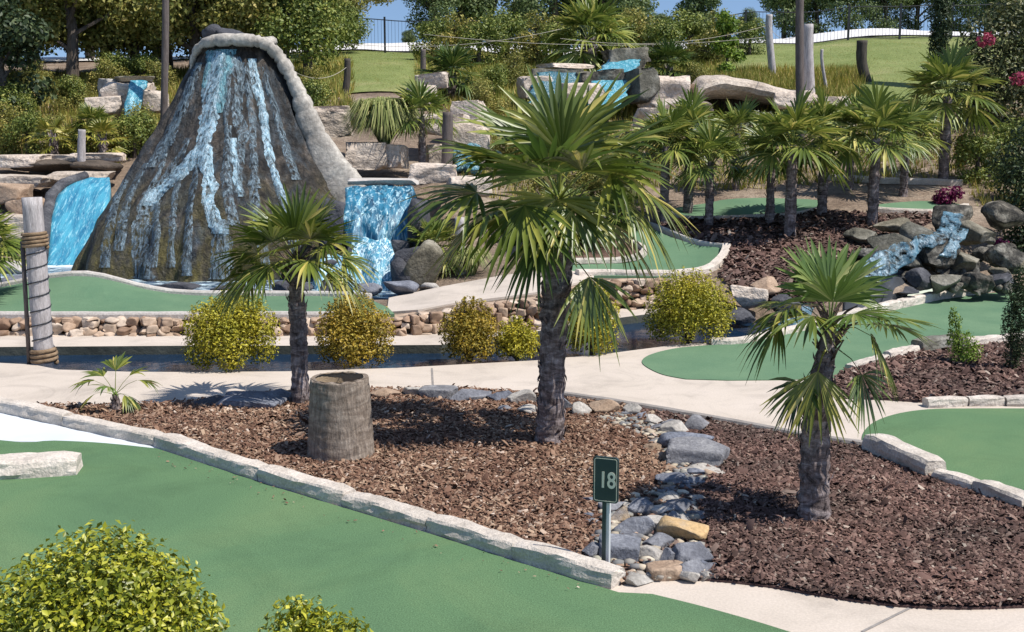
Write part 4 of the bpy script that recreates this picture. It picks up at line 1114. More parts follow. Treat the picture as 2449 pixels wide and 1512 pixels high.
# low teal fall seen between the tallest palm and the pole
fall('waterfall', [atd(1090, 300, 26.8), atd(1092, 350, 26.2), atd(1096, 405, 25.8)], [atd(1150, 300, 26.8), atd(1150, 350, 26.2), atd(1150, 405, 25.8)], 'narrow teal fall between the wooden post and the tallest palm', lacy(M_water('thin_teal_fall', (.02, .09, .13), (.06, .24, .32), (.45, .68, .74), .5, .68, (6, 6, 1.4), 1.3), .36, .5, (6, 6, 1.2), 1.2), amp=.2, rag=.22)
put_rock('boulder', 'tan boulder behind the narrow teal fall', 'boulder', atd(1120, 410, 26.6), (1.0, .7, 1.15), MAT['sandstone'], 191, sink=0, blocky=True, jit=.04)
put_rock('boulder', 'tan boulder left of the narrow teal fall by the wooden post', 'boulder', atd(1050, 420, 26.0), (.6, .6, .7), MAT['sandstone'], 192, sink=0, blocky=True, jit=.04)

# right rock waterfall by the walk: individual boulders with a stream running over them
rs = np.random.RandomState(5)
RW = [(2275, 560, 21.9, .75, .62, .7, 'mottled_rock', 'pale rounded boulder at the head of the right rock waterfall'),
      (2395, 545, 21.6, .7, .55, .7, 'mottled_rock', 'cream boulder under the dark shrub right of the waterfall head'),
      (2330, 585, 21.4, .8, .5, .7, 'mossy_rock', 'mossy boulder right of the falling stream'),
      (2240, 650, 20.5, .78, .72, .7, 'mottled_rock', 'big pale boulder in the middle of the right rock waterfall'),
      (2200, 590, 21.2, .8, .5, .7, 'mossy_rock', 'mossy boulder under the upper stream of the right rock waterfall'),
      (2130, 610, 20.9, .8, .45, .7, 'mossy_rock', 'mossy boulder under the middle of the stream'),
      (2080, 640, 20.5, .7, .4, .6, 'mottled_rock', 'dark boulder under the foot of the stream'),
      (2060, 580, 21.5, .6, .3, .5, 'mossy_rock', 'flat mossy rock on the slope left of the stream'),
      (2130, 555, 21.8, .7, .3, .6, 'mossy_rock', 'flat rock above the left bend of the stream'),
      (2200, 690, 19.9, .55, .4, .5, 'dark_rock', 'dark rock at the foot of the big pale boulder'),
      (2260, 700, 19.8, .5, .35, .5, 'mossy_rock', 'speckled rock behind the far kerb of the teardrop green'),
      (2310, 660, 20.4, .6, .5, .6, 'mossy_rock', 'mottled rock right of the big pale boulder'),
      (2330, 700, 20.0, .5, .4, .5, 'mottled_rock', 'dark rock in the shade behind the right end of the kerb'),
      (2400, 640, 20.6, .7, .5, .6, 'mottled_rock', 'dark rock in the shade of the flowering shrub'),
      (2390, 700, 20.2, .7, .4, .5, 'dark_rock', 'low dark rock behind the columnar evergreen'),
      (2180, 650, 20.4, .45, .38, .45, 'mossy_rock', 'small mossy rock between stream and big pale boulder'),
      (2345, 625, 20.9, .35, .3, .35, 'mottled_rock', 'small pale stone right of the big pale boulder'),
      (1790, 735, 18.6, .62, .42, .5, 'sandstone', 'tan boulder beside the rightmost golden bush'),
      (1830, 700, 19.1, .5, .3, .45, 'tan_rock', 'tan boulder on the bank above the stream mouth'),
      (1880, 745, 18.4, .5, .3, .4, 'dark_rock', 'dark wet rock at the stream mouth'),
      (1770, 770, 18.1, .5, .25, .4, 'dark_rock', 'dark flat rock at the water beside the rightmost golden bush'),
      (2130, 705, 19.7, .9, .16, .5, 'dark_rock', 'flat grey rock at the pond behind the right palm')]
for i, (u, v, d, w_, h_, dp, mk, lb) in enumerate(RW):
    put_rock('boulder', lb, 'boulder', atd(u, v, d), (w_, dp, h_), MAT[mk], 400 + i, rz=rs.uniform(-.4, .4), sink=.1, planes=13, jit=.07, sub=4)
for i in range(70):
    u = rs.uniform(2050, 2440); v = rs.uniform(560, 705); 
    if v < 690 - (u - 2050) * .9: continue
    w_ = rs.uniform(.16, .36)
    put_rock('rock', 'small mottled rock tucked among the boulders of the right rock waterfall', 'rock', atd(u, v, 21.9 - (v - 540) / 80), (w_, w_ * .9, w_ * rs.uniform(.6, .9)), MAT[('mottled_rock', 'mottled_rock', 'mossy_rock')[i % 3]], 1500 + i, 'small rocks of the right rock waterfall', rz=rs.uniform(0, 6), planes=12, jit=.06)
blue_st = lacy(M_water('rock_stream', (.03, .085, .125), (.10, .21, .28), (.62, .74, .81), .54, .72, (5, 5, 3), 1.1, rough=.4, bstr=.35), .42, .54, (4, 4, 4), 1.3)
fall('rock_stream', [atd(2258, 508, 21.2), atd(2238, 546, 20.65), atd(2185, 568, 20.25), atd(2110, 596, 19.95), atd(2058, 626, 19.65), atd(2025, 672, 19.35)],
     [atd(2300, 510, 21.2), atd(2290, 552, 20.65), atd(2228, 592, 20.25), atd(2160, 618, 19.95), atd(2110, 644, 19.65), atd(2075, 678, 19.35)], 'grey blue stream tumbling down the right rock waterfall', blue_st, amp=.14, thick=.05, cat='stream', rag=.25)
fall('rock_stream', [atd(2292, 545, 20.6), atd(2262, 580, 20.3), atd(2250, 612, 20.1)], [atd(2320, 548, 20.6), atd(2296, 582, 20.3), atd(2285, 615, 20.1)], 'short side stream falling toward the big pale boulder', blue_st, amp=.12, thick=.05, cat='stream', rag=.25)
fall('rock_stream', [atd(2170, 590, 20.1), atd(2110, 625, 19.8), atd(2070, 655, 19.5)], [atd(2200, 606, 20.1), atd(2150, 648, 19.8), atd(2105, 672, 19.5)], 'lower side stream between the mossy boulders of the right cascade', blue_st, amp=.12, thick=.05, cat='stream', rag=.25)
o = fall('rock_stream', [atd(1905, 725, 18.6), atd(1880, 760, 18.2), atd(1830, 785, 17.8)], [atd(1945, 735, 18.6), atd(1930, 770, 18.2), atd(1880, 795, 17.8)], 'short grey blue stream spilling into the channel left of the right palm', blue_st, amp=.12, thick=.1, cat='stream')
mb = []
V = [at(u, v, .1)[:2] for u, v in ((2020, 735), (2010, 700), (2060, 660), (2160, 665), (2180, 700), (2100, 740))]
V, Fc = patch([p * 1.0 for p in V], lambda x, y: T(x, y) + .06 if T(x, y) > -.3 else .02, .3, .3)
structure('pond_water', V, Fc, MAT['pond'])

# ================================================================== KERB STONES
def block(name, label, p0, p1, w, h, m, seed, group=None, z=0.0):
    p0 = np.array(p0, dtype=float); p1 = np.array(p1, dtype=float)
    dv = p1 - p0; L = np.linalg.norm(dv[:2]); rz = math.atan2(dv[1], dv[0])
    nx = max(4, int(L / .07)); rs = np.random.RandomState(seed)
    prof = [(-.5, 0), (-.5, .3), (-.49, .62), (-.46, .86), (-.36, 1.0), (-.12, 1.02), (.12, 1.0), (.36, .99), (.46, .86), (.5, .55), (.5, 0)]
    V = []; Fc = []; k = len(prof); off = rs.uniform(0, 99)
    for i in range(nx + 1):
        x = (i / nx - .5) * (L - .012)
        e = min(i, nx - i)
        sc = .86 if e == 0 else (.95 if e == 1 else 1.0)
        for a, b in prof:
            q = Vector((x * 3 + off, a * 2.0, b * 2.0))
            V.append((x + (.012 * noise.noise(q * 2.2)), a * w * sc + .05 * w * 2 * noise.noise(q) + .012 * noise.noise(q * 3), (b * h * (1 - (1 - sc) * .6)) * (1 + .12 * noise.noise(Vector((x * 2.1 + off, 0, 3)))) + (.012 * noise.noise(q * 3.3) if b > .5 else 0)))
    for i in range(nx):
        for q in range(k - 1):
            Fc.append((i * k + q, (i + 1) * k + q, (i + 1) * k + q + 1, i * k + q + 1))
    Fc.append(tuple(range(k))); Fc.append(tuple(range(nx * k, nx * k + k))[::-1])
    c = (p0 + p1) / 2
    o = obj(name, V, Fc, m, loc=(c[0], c[1], z))
    o.rotation_euler = (0, 0, rz)
    return tag(o, label, 'kerb stone', group)

KB = [(-420, 900), (-110, 955), (165, 1016), (386, 1064), (634, 1146), (836, 1206), (1036, 1264), (1242, 1332), (1478, 1402)]
KL = ['limestone kerb block outside the corner by the white apron', 'long limestone kerb block along the back of the white apron', 'limestone kerb block at the tip of the white apron', 'limestone kerb block just past the tip of the white apron',
      'limestone kerb block in front of the hollow palm log', 'limestone kerb block midway along the front green', 'limestone kerb block third from the numbered sign along the front green', 'rounded end block of the front kerb beside the numbered sign']
KL[6] = 'limestone kerb block next but one to the rounded end block of the front kerb'
for i in range(len(KB) - 1):
    a = at(*KB[i]); b = at(*KB[i + 1])
    block('kerb_stone', KL[i], a, b, .19, .115 + .012 * math.sin(i * 2.1), MAT['limestone'], 700 + i, 'limestone blocks along the front green')
RK = [((2082, 1083), (2238, 1150), .24, .19, 'large rough kerb block at the rounded left end of the right green'), ((2240, 1152), (2335, 1182), .17, .12, 'short kerb block behind the large one on the right green'),
      ((2338, 1183), (2460, 1228), .18, .14, 'kerb block of the right green at the frame edge'), ((2465, 1230), (2700, 1310), .18, .14, 'kerb block of the right green beyond the frame edge')]
for i, (a, b, w_, h_, lb) in enumerate(RK):
    block('kerb_stone', lb, at(*a), at(*b), w_, h_, MAT['limestone'], 730 + i, 'limestone blocks along the lower edge of the right green')
TK = [((2212, 973), (2308, 969), 'first small kerb block at the back of the right green'), ((2311, 969), (2398, 968), 'middle kerb block at the back of the right green'), ((2401, 969), (2480, 969), 'kerb block at the back of the right green touching the frame edge'), ((2484, 969), (2580, 972), 'kerb block at the back of the right green past the frame edge')]
for i, (a, b, lb) in enumerate(TK):
    block('kerb_stone', lb, at(*a), at(*b), .15, .10, MAT['limestone'], 740 + i, 'limestone blocks along the back of the right green')
BK = [((2120, 862), (2190, 846), .16, .12, 'limestone'), ((2192, 846), (2300, 833), .26, .2, 'mossy_rock'), ((2302, 834), (2400, 824), .18, .14, 'limestone'), ((2402, 823), (2500, 814), .18, .14, 'limestone'), ((2030, 888), (2118, 863), .14, .09, 'limestone')]
BL = ['pale kerb stone of the teardrop green right of the hanging fronds', 'big dark mottled kerb stone between the teardrop green and the right bed', 'pale kerb stone behind the young airy shrub', 'pale kerb stone behind the columnar evergreen', 'low kerb stone of the teardrop green hidden by hanging fronds']
for i, (a, b, w_, h_, mk) in enumerate(BK):
    block('kerb_stone', BL[i], at(*a), at(*b), w_, h_, MAT[mk], 750 + i, 'stones between the teardrop green and the right bed')
# far kerb of the teardrop green
kerb([np.array([*at(u, v)[:2], .0]) for u, v in curve_px([(1700, 824), (1770, 822), (1850, 805), (1920, 790), (1990, 776)], 3)], .13, .09, 'smooth pale kerb between the teardrop green and the channel', MAT['limestone'])
FK = [(1992, 775), (2070, 757), (2150, 737), (2240, 717), (2310, 707), (2390, 697), (2480, 688)]
FL = ['kerb stone of the teardrop green behind the crown of the right palm', 'kerb stone of the teardrop green by the flat pond', 'kerb stone of the teardrop green below the dark boulders', 'kerb stone of the teardrop green below the speckled rock', 'kerb stone of the teardrop green left of the columnar evergreen', 'kerb stone of the teardrop green behind the top of the columnar evergreen']
for i in range(len(FK) - 1):
    block('kerb_stone', FL[i], at(*FK[i]), at(*FK[i + 1]), .16, .15, MAT['limestone'], 760 + i, 'stones along the far side of the teardrop green')
# low bumper slab on the front green
a, b = at(-70, 1140), at(193, 1127)
block('bumper_stone', 'flat pale stone slab lying on the front green', a, b, .34, .16, MAT['limestone'], 790).data
tag(bpy.context.scene.objects['bumper_stone'], cat='stone slab')

# ================================================================== DRY STREAM ROCKS
SR = [ # u, v base, w px, h px, material, label
 (1445, 1000, 70, 42, 'tan_rock', 'tan brown pointed rock at the top of the stream by the walk'), (1512, 1004, 44, 36, 'pale_rock', 'white rock right of the tan pointed rock'),
 (1392, 1004, 48, 40, 'pale_rock', 'pale rock right of the tallest palm trunk'), (1352, 990, 40, 36, 'grey_rock', 'grey rock touching the tallest palm trunk'),
 (1566, 1026, 46, 34, 'pale_rock', 'white block by the dark bed edge above the stream bend'), (1612, 1050, 62, 40, 'pale_rock', 'long white rock left of the grey boulders'),
 (1662, 1042, 62, 44, 'grey_rock', 'grey upright rock at the outer stream bend'), (1640, 1078, 120, 46, 'blue_rock', 'flat grey boulder leaning on the largest slab'),
 (1668, 1122, 130, 62, 'grey_rock', 'largest smooth grey slab at the stream bend'), (1684, 1142, 110, 24, 'pale_rock', 'pointed white rock under the largest grey slab'),
 (1588, 1108, 46, 26, 'tan_rock', 'small tan rock left of the largest grey slab'), (1560, 1085, 40, 24, 'tan_rock', 'small brown rock below the long white rock'),
 (1600, 1130, 50, 18, 'tan_rock', 'flat tan stone below the small tan rock'), (1612, 1168, 80, 32, 'blue_rock', 'flat bluish rock between slab and lower stream'),
 (1662, 1172, 44, 26, 'blue_rock', 'small bluish rock at the palm shadow'), (1483, 1264, 52, 52, 'orange_rock', 'round orange rock beside the sign post'),
 (1462, 1232, 60, 30, 'grey_rock', 'grey rock behind the sign post'), (1525, 1240, 60, 42, 'blue_rock', 'bluish rock at the head of the lower pile'),
 (1572, 1240, 64, 30, 'pale_rock', 'pale flat rock at the head of the lower pile'), (1618, 1235, 70, 34, 'grey_rock', 'grey rock at the right head of the lower pile'),
 (1632, 1265, 60, 32, 'pale_rock', 'white rock above the large orange rock'), (1520, 1290, 92, 54, 'blue_rock', 'blue grey boulder in the middle of the lower pile'),
 (1572, 1280, 64, 40, 'pale_rock', 'pale grey rock beside the blue grey boulder'), (1632, 1306, 112, 62, 'orange_rock', 'large orange and grey boulder of the lower pile'),
 (1570, 1322, 74, 42, 'grey_rock', 'grey rock left of the large orange boulder'), (1645, 1358, 110, 56, 'grey_rock', 'large grey block under the orange boulder'),
 (1482, 1352, 92, 62, 'blue_rock', 'large bluish boulder right of the sign post foot'), (1424, 1345, 60, 44, 'blue_rock', 'bluish boulder left of the sign post foot'),
 (1548, 1352, 68, 44, 'pale_rock', 'pale split rock in the lower pile'), (1600, 1360, 60, 44, 'grey_rock', 'grey rock in the lower pile above the walk'),
 (1590, 1385, 84, 34, 'tan_rock', 'brownish rock at the edge of the lower walk'), (1650, 1385, 92, 40, 'grey_rock', 'flat grey rock at the edge of the lower walk'),
 (1522, 1398, 74, 22, 'pale_rock', 'flat white rock between the kerb end and the walk'), (1690, 1392, 40, 26, 'pale_rock', 'small white rock at the right foot of the pile'),
 (1415, 1210, 46, 22, 'blue_rock', 'small bluish rock in the mulch left of the sign'), (1500, 1316, 60, 40, 'grey_rock', 'dark grey rock wedged beside the sign post'),
 # row along the walk
 (925, 957, 74, 26, 'tan_rock', 'flat tan stone edging the walk right of the palm log'), (990, 955, 54, 30, 'pale_rock', 'pale stone in the edging row right of the palm log'),
 (1050, 962, 84, 34, 'grey_rock', 'grey stone in the edging row above the palm shadow'), (1125, 966, 96, 34, 'grey_rock', 'long grey stone in the edging row above the palm shadow'),
 (1195, 968, 62, 32, 'blue_rock', 'bluish stone in the edging row'), (1250, 976, 66, 40, 'pale_rock', 'pale stone left of the tallest palm trunk'), (1262, 1000, 48, 28, 'pale_rock', 'low white stone left of the tallest palm trunk'),
 (1205, 990, 40, 20, 'grey_rock', 'small grey stone below the edging row'),
 (610, 974, 150, 24, 'blue_rock', 'long dark rock at the bed edge left of the second palm'), (500, 978, 90, 24, 'dark_rock', 'low dark rock tapering toward the dwarf palm'), (672, 970, 70, 36, 'blue_rock', 'blue grey rock touching the second palm trunk'),
]
for i, (u, v, w_, h_, mk, lb) in enumerate(SR):
    p = at(u, v - h_ * .22); s = np.linalg.norm(p - np.array([0, 0, H])) / F
    put_rock('rock', lb, 'rock', (p[0], p[1], 0), (w_ * s * 1.08, w_ * s * .85, h_ * s * .98), MAT[mk], 900 + i, group='rocks of the dry stream and bed edge', rz=random.uniform(-.3, .3), sink=.12, planes=12, jit=.04, sub=4, blocky=w_ > 80 and i % 2 == 0)
rs = np.random.RandomState(31)
line = smooth_poly([(1460, 992, 0), (1560, 1015, 0), (1640, 1045, 0), (1665, 1095, 0), (1640, 1150, 0), (1580, 1200, 0), (1560, 1260, 0), (1590, 1320, 0), (1600, 1385, 0)], 9)
for i in range(95):
    q = line[rs.randint(len(line))]; k = 26 if q[1] < 1200 else 75
    u = q[0] + rs.normal(0, k); v = q[1] + rs.normal(0, 14)
    if v > 1392 or (u < 1420 and v > 1300): continue
    p = at(u, v); w_ = rs.uniform(.08, .20)
    put_rock('slate_piece', 'small flat piece of slate among the larger rocks of the dry stream', 'rock', p, (w_, w_ * rs.uniform(.6, .9), w_ * rs.uniform(.3, .5)), MAT[('grey_rock', 'blue_rock', 'pale_rock', 'grey_rock', 'tan_rock')[i % 5]], 2600 + i, 'small slate pieces of the dry stream', rz=rs.uniform(0, 6), sink=.05, tilt=rs.uniform(-.25, .25), planes=12, jit=.04)
# pebbles filling the stream bed
rs = np.random.RandomState(77)
sp = px([(1380, 985), (1500, 1000), (1600, 1040), (1700, 1060), (1720, 1120), (1660, 1180), (1680, 1260), (1700, 1385), (1530, 1395), (1400, 1340), (1440, 1220), (1560, 1180), (1600, 1120), (1540, 1050), (1440, 1010)])
parts = []
PA = np.array(sp); lo_, hi_ = PA.min(0), PA.max(0); c = 0
while c < 700:
    x, y = rs.uniform(lo_, hi_)
    if not inpoly(np.array([x]), np.array([y]), sp)[0]: continue
    s = rs.uniform(.03, .09)
    v, f = rock(2000 + c % 40, (s * rs.uniform(.8, 1.5), s, s * .6), 1, 4)
    parts.append((rotz(v, rs.uniform(0, 6)) + np.array([x, y, .01]), f)); c += 1
V, Fc = merge(parts)
tag(obj('pebbles', V, Fc, M_leaf('pebble', [(0, (.17, .17, .19)), (.4, (.27, .26, .26)), (.75, (.42, .35, .28)), (1, (.58, .53, .46))], .9, 0, clump=3)), 'small mixed pebbles filling the dry stream', 'pebbles', kind='stuff')

# ================================================================== PALMS
def frond(origin, az, el, pet, R, bend=15, droop=.25, seed=0, spread=95, nseg=34, roll=None, wid=1.3):
    """fan leaf: stalk from origin, blade of narrow folded segments; degrees; returns V, F"""
    rs = np.random.RandomState(seed)
    az = math.radians(az); el = math.radians(el); bl = el - math.radians(bend)
    f0 = np.array([math.cos(el) * math.cos(az), math.cos(el) * math.sin(az), math.sin(el)])
    f = np.array([math.cos(bl) * math.cos(az), math.cos(bl) * math.sin(az), math.sin(bl)])
    s = np.array([-math.sin(az), math.cos(az), 0.])
    ro = rs.normal(0, .22) if roll is None else math.radians(roll)
    n = np.cross(f, s)
    s, n = s * math.cos(ro) + n * math.sin(ro), n * math.cos(ro) - s * math.sin(ro)
    o = np.array(origin, dtype=float)
    hub = o + f0 * pet * .6 + (f0 + f) / np.linalg.norm(f0 + f) * pet * .4
    V = []; Fc = []
    # stalk
    mid = o + f0 * pet * .6
    sd_ = np.cross(f0, [0, 0, 1.]); sd_ = s
    nn = np.cross(f0, sd_)
    for p, r in ((o, .016), (mid, .010), (hub, .008)):
        for a, b in ((1, 0), (0, 1), (-1, 0), (0, -1)):
            V.append(p + (sd_ * a + nn * b * .7) * r * (R / .7))
    for i in range(2):
        for k in range(4):
            k2 = (k + 1) % 4
            Fc.append((i * 4 + k, i * 4 + k2, (i + 1) * 4 + k2, (i + 1) * 4 + k))
    da = math.radians(2 * spread / nseg)
    fr = [0.0, .28, .52, .76, 1.0]
    for i in range(nseg):
        a = math.radians(-spread) + da * (i + .5) + rs.normal(0, .02)
        if rs.rand() < .05: continue
        L = R * (.80 + .20 * math.cos(a * .75)) * rs.uniform(.80, 1.06)
        d = f * math.cos(a) + s * math.sin(a)
        q = -f * math.sin(a) + s * math.cos(a)
        cup = .16 * (1 - math.cos(a))
        ds = droop * rs.uniform(.6, 1.5)
        kink = rs.uniform(.1, .5) if rs.rand() < .45 else 0
        b = len(V)
        for t in fr:
            w = .5 * da * L * min(t, .5) * 1.02 * wid if t <= .5 else .5 * da * L * .5 * wid * (1 - ((t - .5) / .5) ** 1.5 * .93)
            c = hub + d * L * t + n * (cup * L * t) + np.array([0, 0, -1.]) * (ds * R * t ** 2.3 + kink * R * max(0, t - .62) ** 1.2)
            dep = -n * w * .55
            V += [c - q * w, c + dep, c + q * w]
        for k in range(len(fr) - 1):
            e = b + 3 * k
            Fc += [(e, e + 1, e + 4, e + 3), (e + 1, e + 2, e + 5, e + 4)]
    return np.array(V), np.array(Fc)

def trunk_mesh(axis, radii, seed, rings=60, nseg=18, boots=60, boot_len=.09, flare=1.0):
    """shaggy palm stem along a list of points"""
    rs = np.random.RandomState(seed)
    P = [np.array(p, dtype=float) for p in axis]
    ts = np.linspace(0, len(P) - 1, rings)
    V = []; Fc = []
    cen = []
    for i, t in enumerate(ts):
        k = min(int(t), len(P) - 2); f = t - k
        c = P[k] * (1 - f) + P[k + 1] * f
        r = radii[k] * (1 - f) + radii[k + 1] * f
        cen.append((c, r))
        for j in range(nseg):
            a = 2 * PI * j / nseg
            rr = r * (1 + .10 * math.sin(i * 1.9 + 1.5 * math.sin(a * 2 + i * .35)) * .6 + .22 * noise.noise(Vector((math.cos(a) * 2.2, math.sin(a) * 2.2, i * .30 + seed))) + .08 * noise.noise(Vector((math.cos(a) * 6, math.sin(a) * 6, i * .9 + seed))))
            V.append(c + rr * np.array([math.cos(a), math.sin(a), 0]))
    for i in range(rings - 1):
        for j in range(nseg):
            j2 = (j + 1) % nseg
            Fc.append((i * nseg + j, i * nseg + j2, (i + 1) * nseg + j2, (i + 1) * nseg + j))
    Fq = np.array(Fc)
    Fq = np.concatenate([Fq[:, [0, 1, 2]], Fq[:, [0, 2, 3]]])
    parts = [(np.array(V), Fq)]
    for _ in range(boots):     # torn leaf bases
        i = int((rs.rand() ** .8) * (rings - 2)); c, r = cen[i]
        a = rs.uniform(0, 2 * PI); o = np.array([math.cos(a), math.sin(a), 0]); q = np.array([-math.sin(a), math.cos(a), 0])
        l = boot_len * rs.uniform(.6, 1.5); w = boot_len * rs.uniform(.15, .32); out = rs.uniform(.12, .55)
        up_ = 1 if rs.rand() < .8 else -.8
        b0 = c + o * r * .88
        tip = b0 + o * l * out + np.array([0, 0, l * up_]); 
        m_ = b0 + o * (l * out * .35 + .012) + np.array([0, 0, l * .5 * up_])
        v = np.array([b0 - q * w, b0 + q * w, m_ + q * w * .8, tip, m_ - q * w * .8, m_ + o * .012])
        parts.append((v, np.array([[0, 1, 5], [1, 2, 5], [2, 3, 5], [3, 4, 5], [4, 0, 5]])))
    return merge(parts)

def hero_palm(name, label, base, axis, radii, fronds, seed, boots=80, boot_len=.09, rings=60, fibre=None):
    t = thing(name, label, 'palm', base)
    V, Fc = trunk_mesh(axis, radii, seed, rings, 18, boots, boot_len)
    obj('trunk', V, Fc, MAT['palm_trunk'], t)
    if fibre:      # shaggy collar of fibres and cut stalks under the crown
        rs = np.random.RandomState(seed + 1)
        top = np.array(axis[-1]); mb = MB()
        for k in range(fibre):
            a = rs.uniform(0, 2 * PI); z = rs.uniform(-.28, .12); o = np.array([math.cos(a), math.sin(a), 0])
            p = top + np.array([0, 0, z]) + o * radii[-1] * .7
            l = rs.uniform(.08, .24)
            mb.tube([p, p + o * l * .45 + np.array([0, 0, l * .5]), p + o * l * .8 + np.array([0, 0, l * rs.uniform(.5, 1)])], [.014, .011, .005], 4)
        mb.build('leaf_stubs', MAT['palm_fibre'], t)
    for i, fr in enumerate(fronds):
        o = np.array(axis[-1]) + np.array([0, 0, fr.get('z', 0)])
        V, Fc = frond(o, fr['az'], fr['el'], fr['pet'], fr['R'], fr.get('bend', 15), fr.get('droop', .25), seed * 50 + i, fr.get('spread', 96), fr.get('n', 24), fr.get('roll'), fr.get('wid', 1.25))
        ob = obj('frond', V, Fc, MAT[fr.get('m', 'palm_leaf')], t)
        if fr.get('label'): ob['label'] = fr['label']
    return t

D = dict
b0 = at(1316, 1062)
hero_palm('fan_palm', 'tallest fan palm in the middle with a thick shaggy trunk and drooping lower fronds', b0,
          [(0, 0, -.05), (.0, 0, .25), (.02, 0, .9), (.04, .02, 1.4), (.06, .02, 1.75), (.07, .03, 2.12)], [.150, .124, .122, .128, .135, .095],
          [D(az=100, el=80, pet=.46, R=.84, bend=6, droop=.05, z=.30), D(az=48, el=58, pet=.62, R=.84, bend=2, droop=.06, z=.28),
           D(az=142, el=50, pet=.6, R=.80, bend=8, droop=.12, z=.28), D(az=18, el=40, pet=.62, R=.74, bend=6, droop=.15, z=.24),
           D(az=340, el=30, pet=.55, R=.66, bend=12, droop=.3, z=.2), D(az=352, el=10, pet=.62, R=.62, bend=45, droop=.5, spread=85, z=.16),
           D(az=14, el=14, pet=.75, R=.66, bend=32, droop=.45, z=.2), D(az=186, el=14, pet=.78, R=.80, bend=14, droop=.28, roll=-14, z=.12),
           D(az=206, el=4, pet=.70, R=.70, bend=30, droop=.32, z=.1), D(az=262, el=30, pet=.32, R=.64, bend=82, droop=.12, z=.15, m='palm_leaf_yellow', label='yellowing frond hanging over the front of the trunk', spread=100),
           D(az=228, el=14, pet=.5, R=.72, bend=50, droop=.22, z=.14), D(az=212, el=40, pet=.5, R=.76, bend=14, droop=.12, z=.2),
           D(az=246, el=46, pet=.36, R=.80, bend=6, droop=.10, z=.18, m='palm_leaf_pale'), D(az=165, el=34, pet=.62, R=.76, bend=10, droop=.22, z=.22),
           D(az=308, el=44, pet=.42, R=.74, bend=18, droop=.2, z=.2), D(az=292, el=18, pet=.35, R=.62, bend=62, droop=.2, z=.12),
           D(az=318, el=-16, pet=.42, R=.60, bend=56, droop=.25, z=-.30, label='lowest frond hanging to the right of the trunk', spread=80),
           D(az=70, el=38, pet=.55, R=.76, bend=10, droop=.2, z=.25), D(az=115, el=26, pet=.6, R=.72, bend=18, droop=.3, z=.2), D(az=30, el=-2, pet=.6, R=.6, bend=40, droop=.35, z=.05),
           D(az=150, el=8, pet=.6, R=.68, bend=32, droop=.3, z=.1), D(az=240, el=-2, pet=.42, R=.60, bend=55, droop=.2, z=.0, m='palm_leaf_dark'), D(az=280, el=72, pet=.36, R=.74, bend=2, droop=.06, z=.28),
           D(az=196, el=30, pet=.62, R=.34, bend=0, droop=.02, spread=36, n=8, wid=.3, m='palm_leaf_dark', z=.1, label='withered frond with bare dark spines'),
           ], 3, boots=130, boot_len=.11, fibre=60)
b0 = at(719, 968)
hero_palm('fan_palm', 'slender fan palm with a dark trunk standing behind the hollow palm log', b0,
          [(0, 0, -.05), (0, 0, .4), (0, 0, .9), (-.01, 0, 1.2), (.0, 0, 1.55)], [.10, .088, .09, .085, .055],
          [D(az=80, el=80, pet=.32, R=.62, bend=6, droop=.05), D(az=30, el=62, pet=.38, R=.58, bend=4, droop=.1), D(az=150, el=58, pet=.38, R=.55, bend=8, droop=.12),
           D(az=350, el=35, pet=.4, R=.50, bend=15, droop=.25), D(az=190, el=20, pet=.42, R=.52, bend=20, droop=.3), D(az=200, el=-8, pet=.5, R=.5, bend=22, droop=.3, m='palm_leaf_yellow', label='yellowish lower frond reaching left'),
           D(az=345, el=-5, pet=.45, R=.48, bend=28, droop=.35, m='palm_leaf_yellow', label='yellowish lower frond reaching right'), D(az=262, el=40, pet=.3, R=.52, bend=25, droop=.15), D(az=235, el=10, pet=.4, R=.5, bend=35, droop=.3),
           D(az=300, el=15, pet=.38, R=.5, bend=30, droop=.3), D(az=110, el=35, pet=.4, R=.5, bend=15, droop=.25), D(az=50, el=20, pet=.4, R=.5, bend=25, droop=.3), D(az=170, el=0, pet=.48, R=.48, bend=25, droop=.35),
           D(az=10, el=10, pet=.5, R=.46, bend=22, droop=.3), D(az=270, el=70, pet=.3, R=.58, bend=8, droop=.08), D(az=215, el=45, pet=.36, R=.55, bend=14, droop=.12), D(az=320, el=50, pet=.36, R=.55, bend=12, droop=.12)],
          5, boots=70, boot_len=.09, fibre=40)
b0 = at(1946, 1250)
